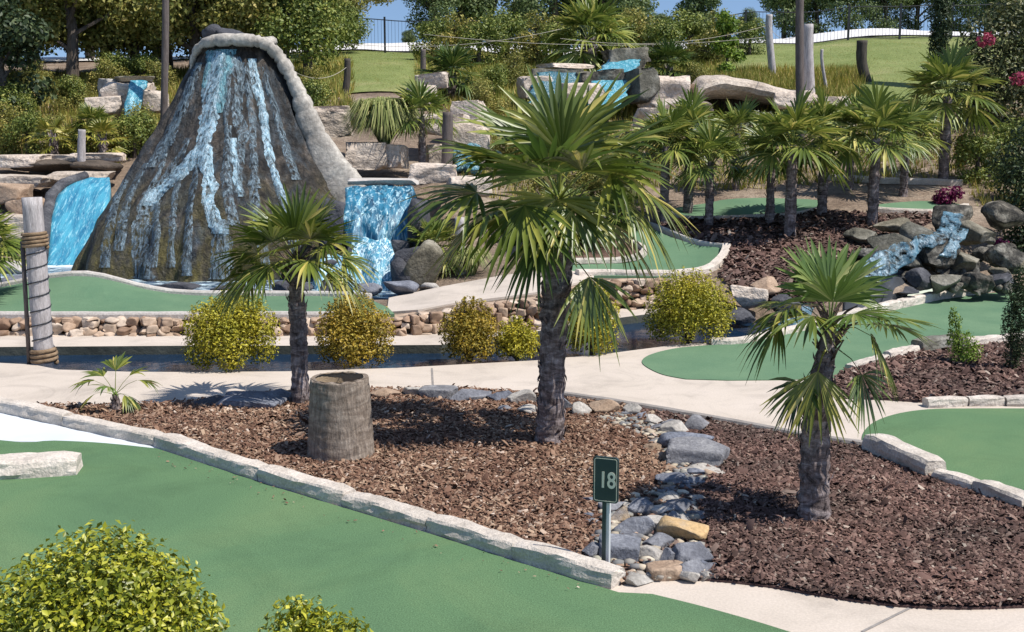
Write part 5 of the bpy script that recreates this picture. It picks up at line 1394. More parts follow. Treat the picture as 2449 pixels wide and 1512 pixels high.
hero_palm('fan_palm', 'pale green fan palm with a curved trunk in the dark mulch right of the sign', b0,
          [(0, 0, -.05), (-.005, 0, .2), (-.02, 0, .55), (-.01, 0, .9), (.02, 0, 1.2), (.06, 0, 1.52)], [.135, .112, .106, .108, .078, .048],
          [D(az=92, el=75, pet=.26, R=.50, bend=4, droop=.04, m='palm_leaf_pale'), D(az=45, el=66, pet=.3, R=.44, bend=8, droop=.08, m='palm_leaf_pale'), D(az=140, el=70, pet=.3, R=.48, bend=4, droop=.06, m='palm_leaf_pale'),
           D(az=262, el=68, pet=.22, R=.46, bend=10, droop=.05, m='palm_leaf_pale'), D(az=188, el=28, pet=.36, R=.36, bend=30, droop=.5), D(az=172, el=8, pet=.38, R=.34, bend=40, droop=.5),
           D(az=352, el=16, pet=.34, R=.46, bend=14, droop=.2, m='palm_leaf_pale'), D(az=5, el=4, pet=.4, R=.40, bend=10, droop=.25, m='palm_leaf_pale'), D(az=338, el=2, pet=.3, R=.36, bend=55, droop=.4),
           D(az=240, el=-20, pet=.34, R=.50, bend=50, droop=.08, z=-.12, m='palm_leaf_yellow', label='yellow green frond hanging against the trunk', spread=58, roll=-14, n=22), D(az=320, el=-30, pet=.34, R=.40, bend=42, droop=.2, z=-.12, m='palm_leaf_dark', label='dark frond hanging right of the trunk'),
           D(az=205, el=-35, pet=.32, R=.40, bend=30, droop=.2, z=-.2, m='palm_leaf_dark'), D(az=60, el=30, pet=.34, R=.42, bend=15, droop=.2, m='palm_leaf_pale'), D(az=120, el=25, pet=.34, R=.4, bend=20, droop=.25),
           D(az=225, el=30, pet=.28, R=.4, bend=32, droop=.3), D(az=300, el=35, pet=.26, R=.42, bend=26, droop=.2, m='palm_leaf_pale')],
          9, boots=80, boot_len=.085, fibre=34)
b0 = at(278, 988)
hero_palm('dwarf_palm', 'small young palm with few arching fronds in the mulch by the left walk', b0, [(0, 0, -.03), (0, 0, .08), (0, 0, .2)], [.05, .045, .03],
          [D(az=178, el=42, pet=.26, R=.26, bend=35, droop=.4, n=11, spread=52, wid=1.7), D(az=4, el=40, pet=.28, R=.26, bend=35, droop=.4, n=11, spread=52, wid=1.7), D(az=100, el=66, pet=.26, R=.28, bend=12, droop=.2, n=11, spread=55, wid=1.7),
           D(az=40, el=52, pet=.24, R=.27, bend=20, droop=.25, n=11, spread=52, wid=1.7), D(az=150, el=52, pet=.24, R=.26, bend=22, droop=.25, n=11, spread=52, wid=1.7), D(az=262, el=50, pet=.16, R=.24, bend=30, droop=.3, n=11, spread=52, wid=1.7, m='palm_leaf_pale'),
           D(az=320, el=15, pet=.18, R=.2, bend=40, droop=.4, n=9, spread=45, wid=1.7), D(az=215, el=20, pet=.2, R=.22, bend=40, droop=.4, n=9, spread=45, wid=1.7), D(az=345, el=8, pet=.16, R=.18, bend=45, droop=.3, n=10, spread=45, m='palm_leaf_pale')],
          21, boots=12, boot_len=.05, rings=12)

# background palms: three kinds, copied
def far_palm_mesh(seed, h, r, R=.55, pet=.5, n=26, segs=20, lean=0):
    rs = np.random.RandomState(seed)
    tv = trunk_mesh([(0, 0, -.1), (lean * .3, 0, h * .5), (lean, 0, h)], [r * 1.1, r, r * .75], seed, 26, 12, 36, .10)
    parts = []
    for i in range(n):
        az = i * 137.5 + rs.uniform(-15, 15); q = i / n
        el = 80 - 82 * q + rs.uniform(-8, 8)
        parts.append(frond((lean, 0, h - .05 - .15 * q), az, el, pet * rs.uniform(.8, 1.1), R * rs.uniform(.85, 1.1), 10 + 24 * q, .10 + .24 * q, seed * 90 + i, 105, segs, None, 1.1))
    return tv, merge(parts)
PROTO = {}
def palm_proto(kind, *a, mat='palm_far', **k):
    tv, cv = far_palm_mesh(*a, **k)
    PROTO[kind] = (mesh_of('palm_stem', *tv), mesh_of('palm_crown', *cv))
    PROTO[kind][0].materials.append(MAT['palm_trunk']); PROTO[kind][1].materials.append(MAT[mat])
palm_proto('A', 31, 1.72, .10, R=.70, pet=.56, n=19)
palm_proto('B', 32, 1.40, .085, R=.62, pet=.50, n=17)
palm_proto('C', 33, .35, .09, R=.5, pet=.42)
palm_proto('D', 34, .5, .09, R=.5, pet=.42, mat='palm_leaf_dark')
palm_proto('E', 35, .3, .06, R=.3, pet=.24, n=14, segs=14, mat='palm_leaf_yellow')
FP = [ # u, v base, d (None = on the ground), kind, scale, rz, label
 (1888, 572, None, 'A', 1.02, .3, 'dark trunked palm at the front of the palm row, above the mulch shadow'),
 (1840, 542, None, 'B', .95, 1.2, 'short palm just left of the front palm in the row'),
 (1695, 548, None, 'B', .95, 2.0, 'palm between the shaded green and the leftmost palm of the row'),
 (1588, 540, None, 'A', .92, 2.9, 'leftmost palm of the row, behind the tallest palm\'s right fronds'),
 (2085, 545, None, 'A', 1.0, 4.1, 'palm of the row standing left of the right rock waterfall'),
 (2030, 455, None, 'B', .95, 5.0, 'palm of the row set farther up the slope behind the kerb line'),
 (2255, 440, None, 'A', 1.12, .9, 'palm at the right end of the row in front of the flowering shrub'),
 (1645, 512, None, 'A', .95, 5.5, 'palm behind the shaded green, left of centre in the row'),
 (1965, 520, None, 'A', .95, 3.3, 'palm of the row between the front palm and the one by the rock waterfall'),
 (2160, 470, None, 'B', .95, 2.5, 'palm near the right end of the row behind the small upper green'),
 (1760, 455, None, 'B', .9, .1, 'half hidden palm behind the palm row'),
 (1080, 245, None, 'D', 1.5, .6, 'dark hill palm standing above the sandstone boulders left of centre'),
 (1600, 215, None, 'D', 1.35, 2.2, 'bushy hill palm right of the upper blue fall'),
 (1410, 150, 40, 'C', 2.2, 3.0, 'palm on the hill directly above the tallest palm'),
 (1010, 420, 25.2, 'B', .9, 1.9, 'small palm behind the wooden post right of the waterfall'),
 (1040, 640, 20.8, 'C', .9, 5.2, 'low palm behind the tallest palm\'s left fronds'),
 (130, 372, 28.6, 'E', 1.5, 1.0, 'left dwarf palm with a dark stub trunk on the sandstone terrace'),
 (247, 372, 28.6, 'E', 1.4, 2.2, 'right dwarf palm with a dark stub trunk on the sandstone terrace'),
 (225, 325, 29.4, 'C', .8, 4.0, 'low green palm between the small blue rockfall and the terrace'),
 (-35, 640, 18.0, 'C', .95, .5, 'palm at the left frame edge with only its frond tips showing'),
 (1480, 545, None, 'C', .8, 1.4, 'trunkless palm in the hooked bed tip of the upper green'),
 (1350, 580, 21.6, 'C', 1.1, 3.4, 'trunkless palm hidden behind the tallest palm'),
]
FIRST = {}
for u, v, d, kind, s, rz, lb in FP:
    p = gp(u, v) if d is None else atd(u, v, d)
    t = thing('palm_tree', lb, 'palm', p, rz, 'palms on the slopes')
    t.scale = (s, s, s)
    for nm, me in zip(('trunk', 'crown'), PROTO[kind]):
        o = bpy.data.objects.new(nm, me); COL.objects.link(o); o.parent = t

# ================================================================== HOLLOW PALM LOG
base = at(816, 1092)
t = thing('palm_log_bin', 'hollow cut palm log standing in the mulch before the second palm', 'log bin', base)
V = []; Fc = []; ns = 64; hh = .74
prof = [(.315, -.03), (.312, .0), (.305, .1), (.295, .22), (.285, .36), (.278, .5), (.27, .62), (.268, .70), (.262, .735), (.25, .742), (.215, .742)]
rows = []
zz = []
for (r0, z0), (r1, z1) in zip(prof[:-1], prof[1:]):
    for k in range(4): rows.append((r0 + (r1 - r0) * k / 4, z0 + (z1 - z0) * k / 4))
rows.append(prof[-1])
for r, z in rows:
    for k in range(ns):
        a = 2 * PI * k / ns
        rr = r * (1 + .012 * math.sin(z * 60 + 2 * math.sin(a * 3)) + .035 * noise.noise(Vector((math.cos(a) * 3, math.sin(a) * 3, z * 3))) + .02 * noise.noise(Vector((math.cos(a) * 14, math.sin(a) * 14, z * 5))))
        V.append((rr * math.cos(a), rr * math.sin(a), z + .014 * noise.noise(Vector((math.cos(a) * 3, math.sin(a) * 3, 8)))))
for i in range(len(rows) - 1):
    for k in range(ns):
        k2 = (k + 1) % ns
        Fc.append((i * ns + k, i * ns + k2, (i + 1) * ns + k2, (i + 1) * ns + k))
obj('shell', V, np.array(Fc), MAT['log'], t, True)
V = []; Fc = []
for r, z in ((.245, .744), (.236, .738), (.23, .70), (.22, .60), (.21, .52), (.0, .52)):
    for k in range(ns):
        a = 2 * PI * k / ns
        V.append((r * math.cos(a), r * math.sin(a), z + .01 * noise.noise(Vector((math.cos(a) * 5, math.sin(a) * 5, z * 9)))))
for i in range(5):
    for k in range(ns):
        k2 = (k + 1) % ns
        Fc.append((i * ns + k, i * ns + k2, (i + 1) * ns + k2, (i + 1) * ns + k))
obj('core', V, np.array(Fc), MAT['log_in'], t, True)

# ================================================================== HOLE SIGN
base = at(1449, 1366)
t = thing('hole_sign', 'dark green hole marker reading 18 on a grey post by the rocks', 'sign', base, math.radians(-20))
mb = MB(); mb.box((.0135, 0, .235), (.025, .04, .55)); o = bevel(mb.build('post', MAT['post_grey'], t), .004)
mb = MB(); mb.box((-.0125, -.002, .235), (.027, .046, .55)); o = bevel(mb.build('post_shade_half', MAT['sign_green'], t), .003)  # colour splits the post: pale lit half, dark shaded half
def rrect(w, h, r, n=5):
    out = []
    for cx, cy, a0 in ((w / 2 - r, h / 2 - r, 0), (-w / 2 + r, h / 2 - r, 90), (-w / 2 + r, -h / 2 + r, 180), (w / 2 - r, -h / 2 + r, 270)):
        for k in range(n + 1):
            a = math.radians(a0 + 90 * k / n); out.append((cx + r * math.cos(a), cy + r * math.sin(a)))
    return out
def plate(w, h, r, y0, y1, cz, cx=0):
    P = rrect(w, h, r); n = len(P)
    V = [(x + cx, y0, z + cz) for x, z in P] + [(x + cx, y1, z + cz) for x, z in P]
    return V, [tuple(range(n)), tuple(range(n, 2 * n))[::-1]] + [(k, n + k, n + (k + 1) % n, (k + 1) % n) for k in range(n)]
SZ = .655; SW, SH = .175, .315
V, Fc = plate(SW, SH, .022, -.040, -.018, SZ)
pn = obj('panel', V, Fc, MAT['sign_green'], t)
P1 = rrect(SW - .018, SH - .018, .016); P2 = rrect(SW - .026, SH - .026, .013); n = len(P1)
V = [(x, -.0415, z + SZ) for x, z in P1] + [(x, -.0415, z + SZ) for x, z in P2] + [(x, -.0385, z + SZ) for x, z in P1] + [(x, -.0385, z + SZ) for x, z in P2]
Fc = []
for k in range(n):
    k2 = (k + 1) % n
    Fc += [(k, n + k, n + k2, k2), (k, k2, 2 * n + k2, 2 * n + k), (n + k, 3 * n + k, 3 * n + k2, n + k2)]
obj('border', V, Fc, MAT['sign_cream'], pn)
cu = bpy.data.curves.new('numerals', 'FONT'); cu.body = '18'; cu.size = .15; cu.align_x = 'CENTER'; cu.align_y = 'CENTER'; cu.extrude = .0012; cu.offset = .0025; cu.space_character = .95
tmp = bpy.data.objects.new('tmp_text', cu); COL.objects.link(tmp)
dg = bpy.context.evaluated_depsgraph_get(); dg.update()
me = bpy.data.meshes.new_from_object(tmp.evaluated_get(dg)); bpy.data.objects.remove(tmp)
me.materials.clear(); me.materials.append(MAT['sign_cream']); me.name = 'numerals'
no = bpy.data.objects.new('numerals', me); COL.objects.link(no); no.parent = pn
no.location = (.012, -.0418, SZ - .005); no.rotation_euler = (PI / 2, 0, 0); no.scale = (.82, 1.04, 1)

# ================================================================== POSTS, POLES, ROPES
def pole(name, label, pts, rad, m, cat='post', n=12):
    base = np.array(pts[0]); mb = MB()
    P = smooth_poly(pts, 5)
    R = np.interp(np.linspace(0, 1, len(P)), np.linspace(0, 1, len(rad)), rad)
    R = [r * (1 + .06 * noise.noise(Vector((i * .8, r, 1)))) for i, r in enumerate(R)]
    mb.tube([p - base for p in P], R, n)
    return tag(mb.build(name, m, None, True, loc=base), label, cat)
# roped pole
b0 = at(107, 868); bt = atd(76, 472, b0[1] + .05)
rp_t = thing('roped_pole', 'weathered grey pole wound with rope and wire beside the left walk', 'post', b0)
mb = MB(); axis = [(bt - b0) * f for f in np.linspace(0, 1, 15)]
mb.tube(axis, [.122 + .012 * noise.noise(Vector((i * .7, 0, 0))) for i in range(15)], 16)
mb.build('pole', MAT['grey_wood'], rp_t, True)
for f0, f1, turns, r in ((.0, .085, 3, .03), (.70, .79, 4, .024)):
    mb = MB(); pts = []
    for k in range(turns * 16 + 1):
        f = f0 + (f1 - f0) * k / (turns * 16); c = (bt - b0) * f; a = 2 * PI * k / 16
        pts.append(c + np.array([math.cos(a), math.sin(a), 0]) * (.130 + r * .5))
    mb.tube(pts, r, 6); mb.build('rope_wrap', MAT['rope'], rp_t, True)
mb = MB(); pts = []
for k in range(7 * 16 + 1):
    f = .09 + .60 * k / (7 * 16); c = (bt - b0) * f; a = 2 * PI * k / 16
    pts.append(c + np.array([math.cos(a), math.sin(a), 0]) * .129)
mb.tube(pts, .008, 5); mb.build('wire', MAT['black_metal'], rp_t, True)
mb = MB(); mb.tube([np.array((-.19, -.02, -.02)), (bt - b0) * .4 + np.array((-.165, -.03, 0)), (bt - b0) * .74 + np.array((-.15, -.03, 0))], .028, 8); mb.build('brace', MAT['brown_wood'], rp_t, True)

pole('utility_pole', 'tall purplish brown pole rising past the treetops left of the volcano', [onT(398, 31, -.2), atd(396, 60, 31), atd(394, -260, 31)], [.095, .09, .08], MAT['brown_wood'], 'pole')
pole('utility_pole', 'thin far pole seen above the volcano crater', [onT(507, 44, -.2), atd(507, -60, 44), atd(507, -260, 44)], [.07, .06, .055], MAT['brown_wood'], 'pole')
pole('utility_pole', 'tall grey brown pole rising out of the frame right of the cave rock', [onT(1911, 29, -.2), atd(1912, 100, 29), atd(1916, -260, 29)], [.105, .10, .09], MAT['brown_wood'], 'pole')
pole('wooden_post', 'thick weathered post just right of the tall grey brown pole', [onT(1932, 33, -.1), atd(1933, 140, 33), atd(1934, 58, 33)], [.15, .145, .13], MAT['grey_wood'])
pole('wooden_post', 'short dark topped post standing alone on the right lawn', [onT(2060, 38, -.1), atd(2061, 150, 38), atd(2062, 97, 38)], [.17, .165, .17], MAT['dark_wood'])
pole('wooden_post', 'weathered post right of the lime leaved sapling on the hill', [onT(1838, 40, -.1), atd(1839, 80, 40), atd(1840, 35, 40)], [.13, .12, .11], MAT['grey_wood'])
pole('wooden_post', 'dark post between the tallest palm and the small palm on its left', [atd(1068, 420, 23.9), atd(1070, 340, 23.9), atd(1071, 268, 23.9)], [.12, .11, .105], MAT['brown_wood'])
pole('wooden_post', 'short pale post beside the mossy boulder right of the small cyan fall', [atd(1102, 668, 20.6), atd(1101, 610, 20.6), atd(1100, 520, 20.6)], [.10, .095, .09], MAT['grey_wood'])
pole('wooden_post', 'slim dark post at the left edge of the hill lawn', [onT(829, 35, -.1), atd(830, 190, 35), atd(831, 140, 35)], [.11, .10, .09], MAT['dark_wood'])
pole('wooden_post', 'slim post at the right edge of the left hill lawn', [onT(1012, 37, -.1), atd(1012, 160, 37), atd(1012, 118, 37)], [.09, .085, .08], MAT['brown_wood'])
pole('wooden_post', 'pale post stub standing on the left sandstone terrace', [atd(195, 405, 27.2), atd(195, 350, 27.2), atd(196, 310, 27.2)], [.10, .09, .085], MAT['grey_wood'])
pole('wooden_post', 'thin grey stake on the right lawn', [onT(2417 - 450, 37, -.1), atd(1966, 150, 37), atd(1966, 118, 37)], [.05, .05, .045], MAT['grey_wood'])
def rope(label, a, b, sag, r=.018, m='pale_rope'):
    a = np.array(a); b = np.array(b); mb = MB()
    mb.tube([a + (b - a) * f - np.array([0, 0, sag * 4 * f * (1 - f)]) for f in np.linspace(0, 1, 15)], r, 5)
    tag(mb.build('rope', MAT[m], None, True), label, 'rope')
rope('slack pale rope between the pole above the crater and the dark trees left of centre', atd(831, 105, 35), atd(1340, 70, 36), .25, .007)
rope('slack pale rope strung across the hill above the tallest palm', atd(1340, 92, 36), atd(1839, 60, 40), .35, .007)
rope('upper pale rope strung across the hill above the tallest palm', atd(1012, 82, 36), atd(1839, 88, 40), .3, .007)
rope('short slack rope from the weathered post to the tall grey brown pole', atd(1839, 62, 40), atd(1912, 82, 29), .25, .007)
rope('slack rope from the left lawn post toward the volcano', atd(830, 160, 35), atd(700, 170, 30), .25, .007)

# black picket fence along the road
fn = thing('picket_fence', 'thin black metal picket fence along the road on the hill', 'fence', onT(1500, 51, 0))
FU = [(u, 51.5) for u in range(640, 2520, 24)]
mb = MB(); mr = MB()
fp = [onT(u, d, 0) for u, d in FU]
base = np.array(fn.location)
for z in (.12, 1.42):
    mr.tube([p + np.array([0, 0, z]) - base for p in fp], .022, 5)
mr.build('rail', MAT['black_metal'], fn)
for i in range(len(fp) - 1):
    for k in range(3):
        p = fp[i] + (fp[i + 1] - fp[i]) * (k / 3.0) - base
        mb.box((p[0], p[1], p[2] + .77), (.011, .011, 1.3))
o = mb.build('pickets', MAT['black_metal'], fn)
for i in range(2, len(fp), 5):
    mb = MB(); p = fp[i] - base; mb.box((p[0], p[1] - .03, p[2] + .75), (.08, .08, 1.6)); mb.build('fence_post', MAT['black_metal'], fn)

# ================================================================== BUSHES
def bush(name, label, pos, lumps, n, size, m, seed, cat='bush', group=None, aspect=.5, stems=0, **k):
    V, Fc = leaves(n, lumps, size, seed, aspect, **k)
    t = thing(name, label, cat, pos, 0, group)
    obj('foliage', V, Fc, MAT[m], t)
    mb = MB(); rs = np.random.RandomState(seed + 9)
    for _ in range(max(3, stems)):
        L = lumps[rs.randint(len(lumps))]
        mb.tube([(rs.uniform(-.04, .04), rs.uniform(-.04, .04), -.03), (L[0] * .4, L[1] * .4, L[2] * .45), (L[0] * .9, L[1] * .9, L[2])], [.016, .012, .006], 5)
    mb.build('stems', MAT['bark'], t)
    return t
def dome(seed, w, h, n=16):
    """clipped rounded bush w wide, h tall, built from overlapping lumps"""
    rs = np.random.RandomState(seed); out = []
    for i in range(n):
        a = i * 2.4; q = math.sqrt((i + .5) / n)
        x = q * w * .34 * math.cos(a); y = q * w * .34 * math.sin(a)
        z = h * (.50 + .22 * (1 - q * q) * 1.6 * rs.uniform(.6, 1.0) - .12 * rs.rand())
        r = w * rs.uniform(.17, .23)
        out.append((x, y, z, r, r, min(r * 1.1, h - z + .02)))
    for i in range(46):      # stray sprigs past the clipped outline
        a = rs.uniform(0, 2 * PI); e = rs.uniform(.0, 1.45); o_ = w * .47 * math.cos(e)
        out.append((o_ * math.cos(a), o_ * math.sin(a), h * (.42 + .56 * math.sin(e)), .022, .022, .055 + .03 * rs.rand()))
    for i in range(9):
        a = i * .7 + rs.rand(); out.append((w * .30 * math.cos(a), w * .30 * math.sin(a), h * .27, w * .19, w * .19, h * .27))
    return out
GB = [(540, 884, 225, 168, 'gold_leaf', 'roundest golden bush by the channel, left of the second palm', 5200, .046),
      (842, 878, 186, 160, 'rust_leaf', 'rust tinged golden bush behind the hollow palm log', 4200, .046),
      (1122, 864, 146, 132, 'rust_leaf', 'brownish golden bush by the channel left of the tallest palm', 3000, .046),
      (1236, 862, 110, 84, 'gold_leaf', 'low thin golden bush touching the tallest palm trunk on its left', 1500, .046),
      (1418, 850, 132, 168, 'gold_leaf', 'golden bush behind the lowest hanging frond of the tallest palm', 2800, .046),
      (1654, 822, 214, 162, 'gold_leaf', 'rightmost golden bush at the back tip of the teardrop green', 5200, .046)]
for i, (u, v, wp, hp, mk, lb, n, sz) in enumerate(GB):
    p = at(u, v + 4); p[1] += .25; s = p[1] / F
    p = at(u, v); p = p + np.array([0, .32, 0]) * (1 if wp > 150 else .7)
    s = (p[1]) / F
    bush('golden_bush', lb, (p[0], p[1], -.02), dome(40 + i, wp * s * 1.08, hp * s + .08), int(n * 3.0), sz * .92, mk, 60 + i, group='golden bushes along the channel', stems=8, shell=.62, up=.75)
# big foreground bush: lime leaves, clipped dome
fb_p = atd(262, 1700, 5.0)
fbush = bush('clipped_bush', 'big clipped lime green bush filling the lower left corner', (fb_p[0], 5.0, 0),
             [(0, 0, .74, .40, .40, .50), (-.2, .0, .78, .34, .34, .36), (.22, 0, .74, .30, .34, .36), (-.42, 0, .64, .30, .34, .36), (.36, 0, .56, .22, .3, .34), (0, .05, .90, .28, .28, .30), (-.1, -.2, .72, .3, .25, .32), (.2, -.2, .66, .26, .22, .3), (.12, 0, .86, .26, .26, .26), (-.55, .02, .5, .25, .3, .3), (.42, 0, .36, .18, .25, .3)],
             24000, .036, 'lime_leaf', 71, stems=16, aspect=.55, shell=.72)
sb_p = atd(748, 1700, 4.9)
bush('clipped_bush', 'small sprouting lime green bush at the bottom edge beside the big one', (sb_p[0], 4.9, 0),
     [(-.09, 0, .72, .13, .14, .22), (.02, 0, .78, .07, .08, .16), (.17, 0, .67, .13, .14, .20), (-.2, 0, .62, .1, .12, .18), (.06, .05, .6, .2, .2, .26), (0, 0, .32, .2, .2, .32), (-.05, 0, .86, .05, .05, .1)], 6000, .034, 'lime_leaf', 72, stems=12, aspect=.5)
# small shrub right of the teardrop green
p = at(2302, 872)
bush('young_shrub', 'young airy light green shrub before the columnar evergreen', (p[0], p[1], 0), [(-.13, 0, .50, .09, .09, .22), (-.10, 0, .30, .13, .12, .2), (.02, 0, .25, .15, .15, .2), (.12, 0, .18, .13, .12, .14), (0, 0, .1, .2, .18, .1), (-.16, 0, .62, .05, .05, .14)], 1700, .038, 'fresh_leaf', 73, stems=9)
# columnar evergreen
p = at(2426, 893)
bush('columnar_evergreen', 'dark narrow columnar evergreen at the right frame edge above the right green', (p[0], p[1] + .1, 0), [(0, 0, .25, .10, .10, .25), (.08, 0, .35, .1, .1, .3), (-.05, 0, .6, .11, .11, .3), (.07, 0, .75, .12, .11, .3), (0, 0, .95, .12, .11, .25), (.03, 0, 1.14, .09, .09, .2)], 3600, .05, 'dark_leaf', 74, cat='evergreen', aspect=.28, up=-.3)
# flowering shrubs on the right
bush('flowering_shrub', 'large dark crape myrtle with rose blooms filling the upper right corner', gp(2390, 300), [(0, 0, 1.2, 1.0, 1.0, .8), (-.75, 0, 1.5, .7, .8, .7), (.7, 0, 1.5, .8, .9, .8), (-.3, 0, 2.3, .9, .9, .7), (.6, 0, 2.4, .9, .9, .7), (-.95, 0, .75, .55, .6, .6), (1.3, 0, 1, .8, .8, .9), (0, 0, .5, 1.1, .8, .6), (.2, 0, 2.9, .7, .7, .5), (1.4, 0, 2.2, .8, .8, .8)], 11000, .13, 'myrtle_leaf', 75, cat='shrub')
bush('flowering_shrub', 'dark magenta flowered shrub overhanging the right rock waterfall', gp(2440, 610), [(0, -.1, 1.3, .62, .6, .6), (.5, 0, 1.5, .7, .7, .7), (-.15, -.2, .55, .4, .4, .5), (.4, -.1, .6, .7, .6, .6), (-.35, 0, 1.75, .4, .45, .4), (.3, 0, 2.2, .6, .6, .5), (.05, -.4, .15, .5, .4, .35)], 7500, .085, 'dark_leaf', 76, cat='shrub')
sh = [o for o in bpy.data.objects if o.name.startswith('flowering_shrub')]
def blooms(parent, uvd, n, r, m, seed):
    for i, (u, v, d) in enumerate(uvd):
        V, Fc = leaves(n, [(0, 0, 0, r, r, r * .8)], r * .5, seed + i, .8)
        obj('bloom', V + atd(u, v, d), Fc, MAT[m], parent, world=True)
shrub_hi = bpy.data.objects['flowering_shrub']; shrub_lo = bpy.data.objects['flowering_shrub.001']
blooms(shrub_hi, [(2358, 96, shrub_hi.location.y - 1.05), (2440, 190, shrub_hi.location.y - 1.05)], 90, .24, 'rose', 500)
blooms(shrub_lo, [(2366, 606, shrub_lo.location.y - .55), (2392, 585, shrub_lo.location.y - .6)], 80, .15, 'magenta', 510)
p = gp(2262, 492)
bush('magenta_plant', 'low plant with deep magenta leaves at the foot of the rightmost row palm', p, [(0, 0, .2, .24, .2, .2), (-.15, 0, .15, .14, .15, .15), (.2, 0, .25, .16, .15, .16)], 700, .08, 'magenta', 520, cat='plant')
p = gp(2300, 400)
bush('red_plant', 'spiky plant with red and pale leaves right of the rightmost row palm', p, [(0, 0, .3, .18, .18, .3), (-.05, 0, .5, .12, .12, .25)], 420, .16, 'red_leaf', 521, cat='plant', aspect=.25)
# dark conifer column on the hill
p = onT(2222, 37)
bush('conifer_column', 'narrow dark conifer standing left of the crape myrtle on the hill', p, [(0, 0, 1.0, .35, .35, 1.0), (0.03, 0, 2.0, .34, .34, .9), (.05, 0, 2.9, .28, .28, .8), (.1, 0, .6, .4, .4, .6)], 5200, .14, 'dark_leaf', 530, cat='conifer', aspect=.3)

# ornamental grass
def grass_clump(name, label, pos, n, h, spread, m, seed, cat='grass clump', group=None):
    rs = np.random.RandomState(seed); V = np.empty((n, 7, 3)); 
    for i in range(n):
        a = rs.uniform(0, 2 * PI); o = np.array([math.cos(a), math.sin(a), 0]); q = np.array([-math.sin(a), math.cos(a), 0])
        l = h * rs.uniform(.7, 1.25); k = rs.uniform(.1, 1) ** .8 * spread; b0 = o * rs.uniform(0, .12) * spread
        w = .007 * h / .6 * rs.uniform(.7, 1.4)
        pts = [b0, b0 + o * k * .35 + np.array([0, 0, l * .62]), b0 + o * k * .8 + np.array([0, 0, l * .86 - k * .1]), b0 + o * k * 1.25 + np.array([0, 0, l * .8 - k * .62])]
        for j in range(3): V[i, 2 * j] = pts[j] - q * w; V[i, 2 * j + 1] = pts[j] + q * w
        V[i, 6] = pts[3]
    idx = np.arange(n * 7).reshape(n, 7)
    Ft = np.concatenate([idx[:, [0, 1, 3]], idx[:, [0, 3, 2]], idx[:, [2, 3, 5]], idx[:, [2, 5, 4]], idx[:, [4, 5, 6]]])
    return tag(obj(name, V.reshape(-1, 3), Ft, MAT[m], loc=pos), label, cat, group)
grass_clump('ornamental_grass', 'fountain shaped ornamental grass on the sandstone right of the volcano', atd(920, 350, 25.4), 3000, 1.0, .80, 'grass_blade', 81)
grass_clump('ornamental_grass', 'wispy ornamental grass beside the low palm right of the small cyan fall', atd(1130, 660, 20.4), 400, .5, .4, 'grass_blade', 82)

# ================================================================== TREES AND SHRUBS ON THE HILL
def tree_proto(kind, seed, h, w, n, size, m, trunk_h=.25, conifer=False):
    rs = np.random.RandomState(seed)
    if conifer:
        L = []
        for k in range(16):
            f = k / 15; r = w * .5 * (1 - f) ** .8 + .12; a = k * 2.4
            L.append((r * .45 * math.cos(a), r * .45 * math.sin(a), h * (trunk_h + (1 - trunk_h) * f) * .97, r * .62, r * .62, h * .075))
    else:
        L = []
        for k in range(15):
            a = k * 2.4 + rs.uniform(-.4, .4); q = math.sqrt(rs.rand()) * w * .36; f = rs.uniform(0, 1)
            taper = 1 - .45 * abs(f - .35) / .65
            r = w * rs.uniform(.14, .25)
            L.append((q * math.cos(a) * taper, q * math.sin(a) * taper, h * (trunk_h + .06 + (1 - trunk_h - .12) * f), r, r, r * rs.uniform(.6, .95)))
    V, Fc = leaves(n, L, size, seed + 1, .6, shell=.5)
    mc = mesh_of('tree_crown', V, Fc); mc.materials.append(MAT[m])
    mb = MB()
    mb.tube([(0, 0, -.4), (.03 * w, 0, h * .3), (0, .02 * w, h * .6), (0, 0, h * .85)], [.045 * w, .034 * w, .02 * w, .008 * w], 8)
    for l in L[:8]:
        z0 = max(h * .2, l[2] * .6)
        mb.tube([(0, 0, z0), (l[0] * .6, l[1] * .6, (z0 + l[2]) * .52), (l[0], l[1], l[2])], [.016 * w, .011 * w, .004 * w], 5)
    mt = mesh_of('tree_trunk', mb.V, mb.F); mt.materials.append(MAT['bark'])
    PROTO[kind] = (mt, mc)
tree_proto('olive', 201, 5.0, 4.2, 11700, 0.144, 'olive_leaf', .12)
tree_proto('olive2', 202, 5.0, 3.6, 9900, 0.144, 'olive_leaf', .18)
tree_proto('green', 203, 5.0, 4.4, 11700, 0.144, 'green_leaf', .10)
tree_proto('far', 204, 5.0, 4.6, 11700, 0.158, 'far_leaf', .08)
tree_proto('far2', 205, 5.0, 4.0, 10800, 0.158, 'far_leaf', .10)
tree_proto('pine', 206, 6.0, 2.8, 10800, 0.158, 'far_leaf', .10, True)
tree_proto('dark', 207, 4.0, 3.2, 6500, .16, 'dark_leaf', .04)
tree_proto('shrub', 208, 1.4, 2.0, 4200, .08, 'olive_leaf', .0)
tree_proto('shrub2', 209, 1.3, 1.9, 4200, .08, 'green_leaf', .0)
tree_proto('sap', 210, 2.2, 1.3, 1700, .14, 'fresh_leaf', .05)
def tree(kind, label, pos, s, rz, name='tree', cat='tree', group=None, sz=None):
    t = thing(name, label, cat, pos, rz, group)
    t.scale = (s, s, s * (sz or 1))
    for nm, me in zip(('trunk', 'crown') if cat == 'tree' else ('stems', 'foliage'), PROTO[kind]):
        o = bpy.data.objects.new(nm, me); COL.objects.link(o); o.parent = t
    return t
rs = np.random.RandomState(9)
